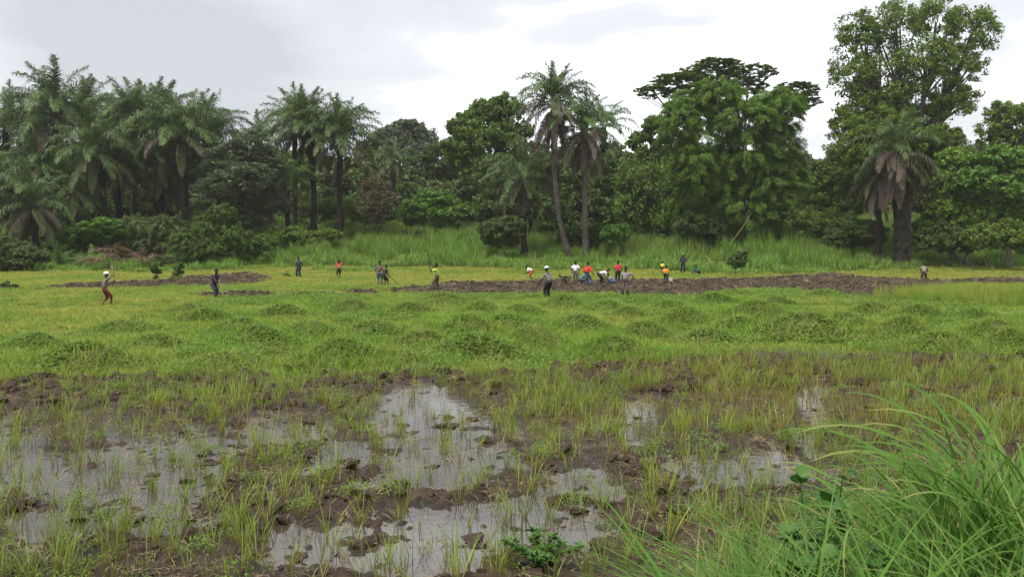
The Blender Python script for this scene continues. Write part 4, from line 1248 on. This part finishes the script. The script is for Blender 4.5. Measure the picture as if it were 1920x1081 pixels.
for k, (wu, wv, wy, lab) in enumerate([(1545, 900, 4.9, 'round leaved vine climbing the bank between the grass clumps'), (1515, 985, 4.6, 'round leaved weed low on the bank near the bottom edge'),
                                       (1600, 1030, 4.2, 'round leaved weed at the bottom edge, right of the low one')]):
    p = world_pt(wu, wv, wy)
    g = gz(p[0], wy)
    weed(lab, float(p[0]), wy, max(.3, p[2] - g), .24, 120, LF_ROUND, 710 + k, .9)

# ------------------------------------------------------------------ people
_cloth = {}
def cloth(c):
    if c not in _cloth:
        _cloth[c] = solid('cloth', tuple(k * .62 for k in c), tuple(min(1, k * 1.2) for k in c), 5, .85, .25, .15)
    return _cloth[c]

def ik(root, target, l1, l2, pole):
    root, target, pole = (np.array(k, float) for k in (root, target, pole))
    d = target - root
    L = np.linalg.norm(d)
    if L > (l1 + l2) * .995:
        d *= (l1 + l2) * .995 / L; L = (l1 + l2) * .995; target = root + d
    e = d / L
    a = (l1 * l1 - l2 * l2 + L * L) / (2 * L)
    h_ = math.sqrt(max(l1 * l1 - a * a, 0))
    p = pole - e * pole.dot(e)
    p /= np.linalg.norm(p) + 1e-9
    return root + e * a + p * h_, target

def skinned(name, verts, edges, radii, mat, parent=None, sub=1):
    me = bpy.data.meshes.new(name)
    me.from_pydata([tuple(map(float, v)) for v in verts], edges, [])
    me.materials.append(mat)
    o = link(name, me, parent)
    md = o.modifiers.new('skin', 'SKIN')
    md.use_smooth_shade = True
    if not me.skin_vertices: me.skin_vertices.new()
    for k, r in enumerate(radii):
        sv = me.skin_vertices[0].data[k]
        sv.radius = (r, r) if not hasattr(r, '__len__') else r
        sv.use_root = (k == 0)
    s = o.modifiers.new('smooth', 'SUBSURF')
    s.levels = s.render_levels = sub
    return o

class Chain:
    def __init__(self): self.v, self.e, self.r = [], [], []
    def add(self, p, r, prev=None):
        self.v.append(np.array(p, float)); self.r.append(r)
        if prev is not None: self.e.append((prev, len(self.v) - 1))
        return len(self.v) - 1

def ball(name, c, r, mat, parent, squash=(1, 1, 1), half=None, seg=12):
    mb = MB()
    n = 7
    th = np.linspace(0.02, math.pi * (half or .99), n)
    P = np.stack([0 * th, 0 * th, np.cos(th)], -1)
    ang = np.arange(seg) / seg * 2 * np.pi
    V = np.stack([np.sin(th)[:, None] * np.cos(ang), np.sin(th)[:, None] * np.sin(ang), np.cos(th)[:, None] * np.ones(seg)], -1)
    V = V.reshape(-1, 3) * r * np.array(squash)
    i, j = np.meshgrid(np.arange(n - 1), np.arange(seg), indexing='ij')
    Q = np.stack([i * seg + j, (i + 1) * seg + j, (i + 1) * seg + (j + 1) % seg, i * seg + (j + 1) % seg], -1).reshape(-1, 4)
    mb.add(V, Q)
    return link(name, mb.mesh(name, [mat], True), parent, c)

def person(label, u, vb, H, face, lean=5, pelvis=(0, 0, .90), hands=((-.24, .06, .78), (.24, .06, .78)), feet=((-.11, 0), (.11, 0)), shirt=(.5, .5, .5),
           legs=(.03, .03, .03), leg_len=1.0, sleeve=.5, hat=None, look=0, z=None, y=None, nude=False, group='people working in the field', knees=1.0):
    """face: compass bearing in degrees, 0 = away from the camera, 90 = towards the right; joint targets are (side, forward, up) for a 1.7 m figure."""
    if y is None: x, y = ground_at(u, vb + 4)
    else: x = (u - CU) / F * y
    zz = gz(x, y) if z is None else z
    f = np.array((0, 1.0, 0)); sd_ = np.array((1.0, 0, 0)); up = np.array((0, 0, 1.0))
    la = math.radians(lean)
    sp = f * math.sin(la) + up * math.cos(la)
    bk = up * math.sin(la) - f * math.cos(la)               # out of the back
    pv = np.array(pelvis, float)
    C = Chain()
    ip = C.add(pv, .105)
    iw = C.add(pv + sp * .18, .100, ip)
    ic = C.add(pv + sp * .36, .118, iw)
    inb = C.add(pv + sp * .49, .062, ic)
    hd = math.radians(lean * .75 + look)
    hv = f * math.sin(hd) + up * math.cos(hd)
    hf = f * math.cos(hd) - up * math.sin(hd)
    nk = pv + sp * .54 + hv * .03
    i0 = C.add(nk, .050, inb)
    i1 = C.add(nk + hv * .09 + hf * .015, .078, i0)
    i2 = C.add(nk + hv * .17, .092, i1)
    C.add(nk + hv * .235 - hf * .01, .066, i2)
    C.add(nk + hv * .125 + hf * .112, .014, i1)             # nose
    for s in (-1, 1): C.add(nk + hv * .13 + sd_ * s * .098, .016, i2)   # ears
    hc = nk + hv * .16
    SH, TR = Chain(), Chain()
    a0 = SH.add(pv + sp * .0, .150); a1 = SH.add(pv + sp * .18, .142, a0); a2 = SH.add(pv + sp * .36, .158, a1); a3 = SH.add(pv + sp * .475, .075, a2)
    t0 = TR.add(pv + sp * .05, .120)
    hand_pos = []
    for s, (hx, hy, hz) in zip((-1, 1), hands):
        sh = pv + sp * .43 + sd_ * s * .185
        el, wr = ik(sh, (hx, hy, hz), .29, .27, -f * .6 + sd_ * s * .5 - up * .3)
        j0 = C.add(sh, .056, ic); jm = C.add((sh + el) / 2, .047, j0); j1 = C.add(el, .038, jm); j2 = C.add((el + wr) / 2, .036, j1); j3 = C.add(wr, .026, j2)
        d = wr - el; d /= np.linalg.norm(d)
        pl = C.add(wr + d * .06, .030, j3)
        side = np.cross(d, up); side /= np.linalg.norm(side) + 1e-9
        curl = np.cross(side, d)
        for q, (o_, l_) in enumerate([(-.030, .075), (-.010, .085), (.010, .08), (.028, .062)]):
            k1 = C.add(wr + d * (.09 + l_ * .4) + side * o_, .009, pl)
            C.add(wr + d * (.09 + l_ * .8) + side * o_ - curl * .03, .007, k1)
        k1 = C.add(wr + d * .055 - side * .05 - curl * .01, .010, pl)
        C.add(wr + d * .09 - side * .065 - curl * .025, .008, k1)
        hand_pos.append(wr + d * .08)
        b0 = SH.add(sh, .080, a2)
        b1 = SH.add(sh + (el - sh) * min(1, sleeve * 1.9), .072, b0)
        if sleeve > .6: SH.add(el + (wr - el) * (sleeve - .55) * 2, .048, b1)
    for s, (fx, fy) in zip((-1, 1), feet):
        hp_ = pv + sd_ * s * .095 - sp * .05
        an = np.array((fx, fy, .075))
        kn, an = ik(hp_, an, .43, .42, f * knees + sd_ * s * .15 + up * .1)
        q0 = C.add(hp_, .088, ip); q1 = C.add((hp_ + kn) / 2, .074, q0); q2 = C.add(kn, .056, q1); q3 = C.add(kn + (an - kn) * .4 , .053, q2); q4 = C.add(an, .036, q3)
        q5 = C.add(an + np.array((0, -.045, -.035)), .034, q4)
        q6 = C.add(an + np.array((s * .02, .10, -.045)), .034, q4); C.add(an + np.array((s * .03, .175, -.055)), .022, q6)
        r0 = TR.add(hp_, .120, t0); r1 = TR.add((hp_ + kn) / 2, .105, r0)
        if leg_len > .45: r2 = TR.add(hp_ + (kn - hp_) * 1.0, .090, r1)
        if leg_len > .6: TR.add(kn + (an - kn) * (leg_len - .5) * 1.85, .080, r2)
    body = skinned('person', C.v, C.e, C.r, M_SKIN)
    body.location = (x, y, zz)
    body.rotation_euler = (0, 0, -math.radians(face))
    body.scale = (H / 1.7,) * 3
    tag(body, label, 'person', group)
    if not nude: skinned('shirt', SH.v, SH.e, SH.r, cloth(shirt), body)
    skinned('trousers' if leg_len > .6 else 'shorts', TR.v, TR.e, TR.r, cloth(legs), body)
    rot = (-hd, 0, 0)
    o = ball('hair', hc + hv * .015 - hf * .012, .104, M_HAIR, body, (1, 1.05, 1), .55); o.rotation_euler = rot
    for s in (-1, 1):
        ball('eye', hc + hf * .086 + sd_ * s * .036 - hv * .01, .013, M_EYE, body, seg=6)
    if hat:
        o = ball('cap', hc + hv * .04, .122, cloth(hat), body, (1, 1.1, .95), .52); o.rotation_euler = rot
        mb = MB(); a = np.linspace(-1, 1, 7)
        V = np.vstack([np.stack([np.sin(a) * .12, np.cos(a) * .12, 0 * a], -1), np.stack([np.sin(a * .7) * .15, .06 + np.cos(a * .7) * .14, 0 * a - .02], -1)])
        V = np.vstack([V, V - np.array((0, 0, .012))])
        q = np.arange(6)
        mb.add(V, np.vstack([np.stack([q, q + 1, q + 8, q + 7], 1), np.stack([q + 14, q + 21, q + 22, q + 15], 1), np.stack([q + 7, q + 8, q + 22, q + 21], 1)]))
        o = link('brim', mb.mesh('brim', [cloth(hat)], True), body, hc + hv * .035, rot)
    Mx = Matrix.Translation((x, y, zz)) @ Matrix.Rotation(-math.radians(face), 4, 'Z') @ Matrix.Scale(H / 1.7, 4)
    return body, [np.array(Mx @ Vector(p)) for p in hand_pos], Mx

def hoe(label, p_tail, p_head, blade_dir, handle=M_WOOD, size=.24, name='hoe'):
    """A long handled hoe from its tail to its head, the blade set across the head."""
    a, b = np.array(p_tail, float), np.array(p_head, float)
    root = empty(name, a, label, 'hoe', 'hoes in use')
    mb = MB(); mb.tube(np.linspace(0, 1, 6)[:, None] * (b - a), np.array([.022, .023, .024, .025, .027, .03]), 6)
    link('handle', mb.mesh('handle', [handle], True), root)
    d = np.array(blade_dir, float); d /= np.linalg.norm(d)
    ax = (b - a) / np.linalg.norm(b - a)
    s = np.cross(d, ax); s /= np.linalg.norm(s) + 1e-9
    n_ = np.cross(s, d)
    e = b - a
    V = []
    for t_, w_2 in ((-.03, .035), (.25, .06), (1.0, .10)):
        for sg in (-1, 1):
            for th in (-1, 1):
                V.append(e + d * size * t_ + s * w_2 * sg + n_ * th * (.012 - .008 * max(t_, 0)) - ax * .05 * t_)
    V = np.array(V)
    Q = []
    for k in (0, 4):
        Q += [(k, k + 2, k + 6, k + 4), (k + 1, k + 5, k + 7, k + 3), (k, k + 4, k + 5, k + 1), (k + 2, k + 3, k + 7, k + 6)]
    Q += [(0, 1, 3, 2), (8, 10, 11, 9)]
    mb = MB(); mb.add(V, Q)
    link('blade', mb.mesh('blade', [M_IRON]), root)

def to_world(Mx, p): return np.array(Mx @ Vector(p))
WHITE, GREY, DARK, BLACK, RED, NAVY = (.72, .72, .74), (.20, .18, .17), (.035, .035, .04), (.012, .012, .014), (.55, .035, .03), (.04, .06, .13)

b_, hd_, Mx = person('person in a white cap and maroon knee trousers swinging a pale hoe up, far left', 197, 568, 1.66, 60, 8, (0, 0, .86), ((.12, .40, 1.22), (.28, .36, 1.52)), ((-.12, -.10), (.16, .28)), (.20, .16, .16), (.11, .018, .02), .72, .9, WHITE)
hoe('pale handled hoe raised by the white capped person at the left', hd_[0] + (hd_[0] - hd_[1]) * .6, hd_[1] + (hd_[1] - hd_[0]) * 1.6, to_world(Mx, (0, .8, 1.6)) - to_world(Mx, (0, 0, 1.9)), M_WOOD, .2)
b_, hd_, Mx = person('person in dark clothes stooping to dig at the left of the field', 402, 557, 1.72, 120, 22, (0, -.05, .86), ((-.02, .35, .98), (.08, .42, .80)), ((-.14, -.16), (.14, .26)), (.045, .035, .04), (.03, .03, .045), .95, .9)
hoe('pale hoe held down to the soil by the stooping dark clothed digger', hd_[0] + (hd_[0] - hd_[1]) * .4, to_world(Mx, (.0, .75, .10)), to_world(Mx, (0, -.4, -.3)) - to_world(Mx, (0, 0, 0)), M_WOOD, .2)
person('person in dark clothes standing in front of the tall grass at the left', 561, 517, 1.68, 200, 8, (0, 0, .90), ((-.18, .15, .95), (.20, .12, .9)), ((-.1, 0), (.1, .1)), (.05, .05, .06), (.018, .02, .03), 1.0, .9)
b_, hd_, Mx = person('person in a salmon red shirt and dark shorts with a hoe behind the head', 636, 519, 1.5, 330, 6, (0, 0, .88), ((-.05, .22, 1.52), (.12, .22, 1.42)), ((-.1, 0), (.12, .12)), (.48, .10, .08), (.035, .03, .03), .6, .5)
hoe('hoe swung up above the salmon red shirt', hd_[1], hd_[0] + np.array((-.25, .1, .75)), (-.8, 0, -.25), M_WOODD, .26)
person('person in a brown striped shirt and grey blue trousers, left of the digging pair', 711, 531, 1.68, 15, 10, (0, 0, .88), ((-.22, .15, .85), (.2, .2, .85)), ((-.1, 0), (.1, .15)), (.12, .07, .07), (.09, .12, .15), 1.0, .6)
b_, hd_, Mx = person('person in a dark striped shirt and black shorts, right of the digging pair', 721, 534, 1.55, 60, 14, (0, 0, .88), ((-.05, .32, .82), (.12, .38, .76)), ((-.12, -.06), (.14, .14)), (.05, .045, .06), (.012, .012, .014), .6, .5)
hoe('hoe with a hooked dark blade beside the digging pair', hd_[1], hd_[1] + np.array((.65, .1, -.55)), (.55, 0, .75), M_WOODD, .3)
b_, hd_, Mx = person('person in a bright yellow green patterned vest raising a dark hoe', 820, 541, 1.7, 285, 4, (0, 0, .88), ((-.10, .40, 1.35), (.10, .38, 1.5)), ((-.14, .14), (.14, -.16)), (.38, .48, .10), (.09, .075, .05), 1.0, .45)
hoe('dark hoe held upright over the yellow green vest', hd_[0] - np.array((-.02, 0, .25)), hd_[1] + np.array((-.22, .0, .95)), (-.5, .3, -.1), M_WOODD, .22)
person('child in a white shirt and red shorts bent over, left of the workers group', 996, 520, 1.45, 285, 62, (0, -.12, .80), ((-.15, .42, .62), (.15, .42, .58)), ((-.13, -.1), (.13, .1)), WHITE, (.50, .04, .03), .62, .5)
b_, hd_, Mx = person('person in a white cap, grey shirt and black trousers seen from behind', 1027, 556, 1.76, 325, 18, (.05, -.05, .88), ((-.22, .40, .90), (.20, .45, .80)), ((-.11, 0), (.12, .06)), (.17, .14, .145), (.014, .014, .018), 1.0, .75, WHITE)
hoe('hoe worked in front of the grey shirt of the white capped digger', hd_[0], hd_[0] + np.array((-.35, .5, -.75)), (.3, -.5, -.3), M_WOODD, .2)
person('bare backed brown figure bent double on the tilled soil', 1063, 533, 1.5, 270, 88, (0, -.18, .72), ((-.14, .38, .22), (.14, .40, .2)), ((-.14, -.12), (.14, .08)), (.10, .06, .045), (.10, .07, .055), .5, .5, nude=True)
person('boy in a white t-shirt standing under the bent palm', 1079, 529, 1.62, 10, 6, (0, 0, .90), ((-.22, .08, .86), (.24, .1, .86)), ((-.1, 0), (.1, .02)), (.66, .60, .64), (.22, .24, .22), .55, .45)
person('person in dark blue squatting beside the red shirted one', 1091, 533, 1.5, 60, 52, (0, -.15, .55), ((-.1, .4, .35), (.12, .42, .4)), ((-.15, -.02), (.14, .14)), (.09, .14, .19), (.05, .10, .10), .9, .6)
person('person in a bright red shirt and blue jeans, centre of the group', 1101, 532, 1.62, 40, 8, (0, 0, .88), ((-.2, .1, .82), (.36, .22, .85)), ((-.12, -.06), (.13, .1)), (.62, .04, .035), (.10, .13, .22), 1.0, .9)
person('person in a white shirt bending forward, right of the red shirt', 1127, 531, 1.62, 80, 72, (0, -.15, .80), ((-.14, .45, .42), (.14, .48, .4)), ((-.12, -.06), (.13, .12)), (.66, .66, .72), (.02, .02, .025), .9, .5)
person('child in a blue grey top squatting with hands near the soil', 1149, 532, 1.45, 285, 45, (0, -.12, .36), ((-.12, .42, .22), (.14, .42, .2)), ((-.14, 0), (.14, .1)), (.22, .24, .28), (.05, .08, .20), .9, .5)
person('child in a red t-shirt and black trousers behind the squatting child', 1159, 526, 1.55, 350, 4, (0, 0, .90), ((-.22, .06, .84), (.23, .06, .84)), ((-.1, 0), (.1, .04)), (.52, .03, .05), (.02, .02, .024), 1.0, .45)
person('person in a faded shirt and brown trousers standing hand on hip, nearest the soil strip', 1173, 555, 1.74, 205, 3, (0, 0, .90), ((-.34, -.05, 1.02), (.22, .06, .8)), ((-.11, -.04), (.13, .06)), (.24, .20, .22), (.085, .06, .06), 1.0, .75)
person('child in an orange shirt beside a white bucket', 1248, 528, 1.25, 20, 5, (0, 0, .88), ((-.2, .1, .84), (.24, .14, .8)), ((-.1, 0), (.1, .04)), (.72, .26, .02), (.03, .03, .045), 1.0, .6)
person('small child in a yellow shirt half hidden in grass, left of the capped one', 1242, 512, 1.05, 10, 4, (0, 0, .88), ((-.2, .1, .8), (.2, .1, .8)), ((-.1, 0), (.1, .04)), (.75, .60, .06), (.04, .10, .04), 1.0, .5, y=78)
person('person in dark clothes and grey cap standing watch in the tall grass', 1281, 497, 1.74, 200, 3, (0, 0, .90), ((-.2, .16, .95), (.16, .2, .95)), ((-.1, 0), (.11, .03)), (.035, .035, .05), (.025, .028, .035), 1.0, .95, (.12, .13, .13), y=76)
person('person in a green shirt sitting on the grassy edge', 1309, 505, 1.6, 250, 30, (0, -.1, .18), ((-.12, .45, .35), (.14, .42, .4)), ((-.14, .42), (.14, .5)), (.015, .20, .10), (.03, .04, .07), .9, .5, y=75)
b_, hd_, Mx = person('person in faded brown clothes bent over a hoe, far right', 1732, 528, 1.62, 20, 30, (0, -.08, .86), ((-.12, .40, .86), (.2, .42, .78)), ((-.12, 0), (.12, .06)), (.20, .16, .15), (.10, .08, .07), 1.0, .5, z=None)
hoe('dark hoe of the lone digger at the far right, blade in the soil', hd_[0], hd_[1] + np.array((.55, .1, -.72)), (-.2, 0, -.6), M_WOODD, .22)

# white bucket beside the orange shirted child
x, y = ground_at(1258, 527)
bk = empty('bucket', (x, y, gz(x, y)), 'small white bucket on the soil beside the orange shirt', 'bucket')
mb = MB(); mb.tube([(0, 0, 0), (0, 0, .02), (0, 0, .16), (0, 0, .30), (0, 0, .31)], [.10, .115, .13, .145, .15], 14, True)
link('body', mb.mesh('body', [cloth(WHITE)], True), bk)
mb = MB(); a = np.linspace(0, math.pi, 9)
mb.tube(np.stack([np.cos(a) * .145, np.sin(a) * .05, .30 + np.sin(a) * .13], -1), .006, 5)
link('handle', mb.mesh('handle', [M_IRON], True), bk)
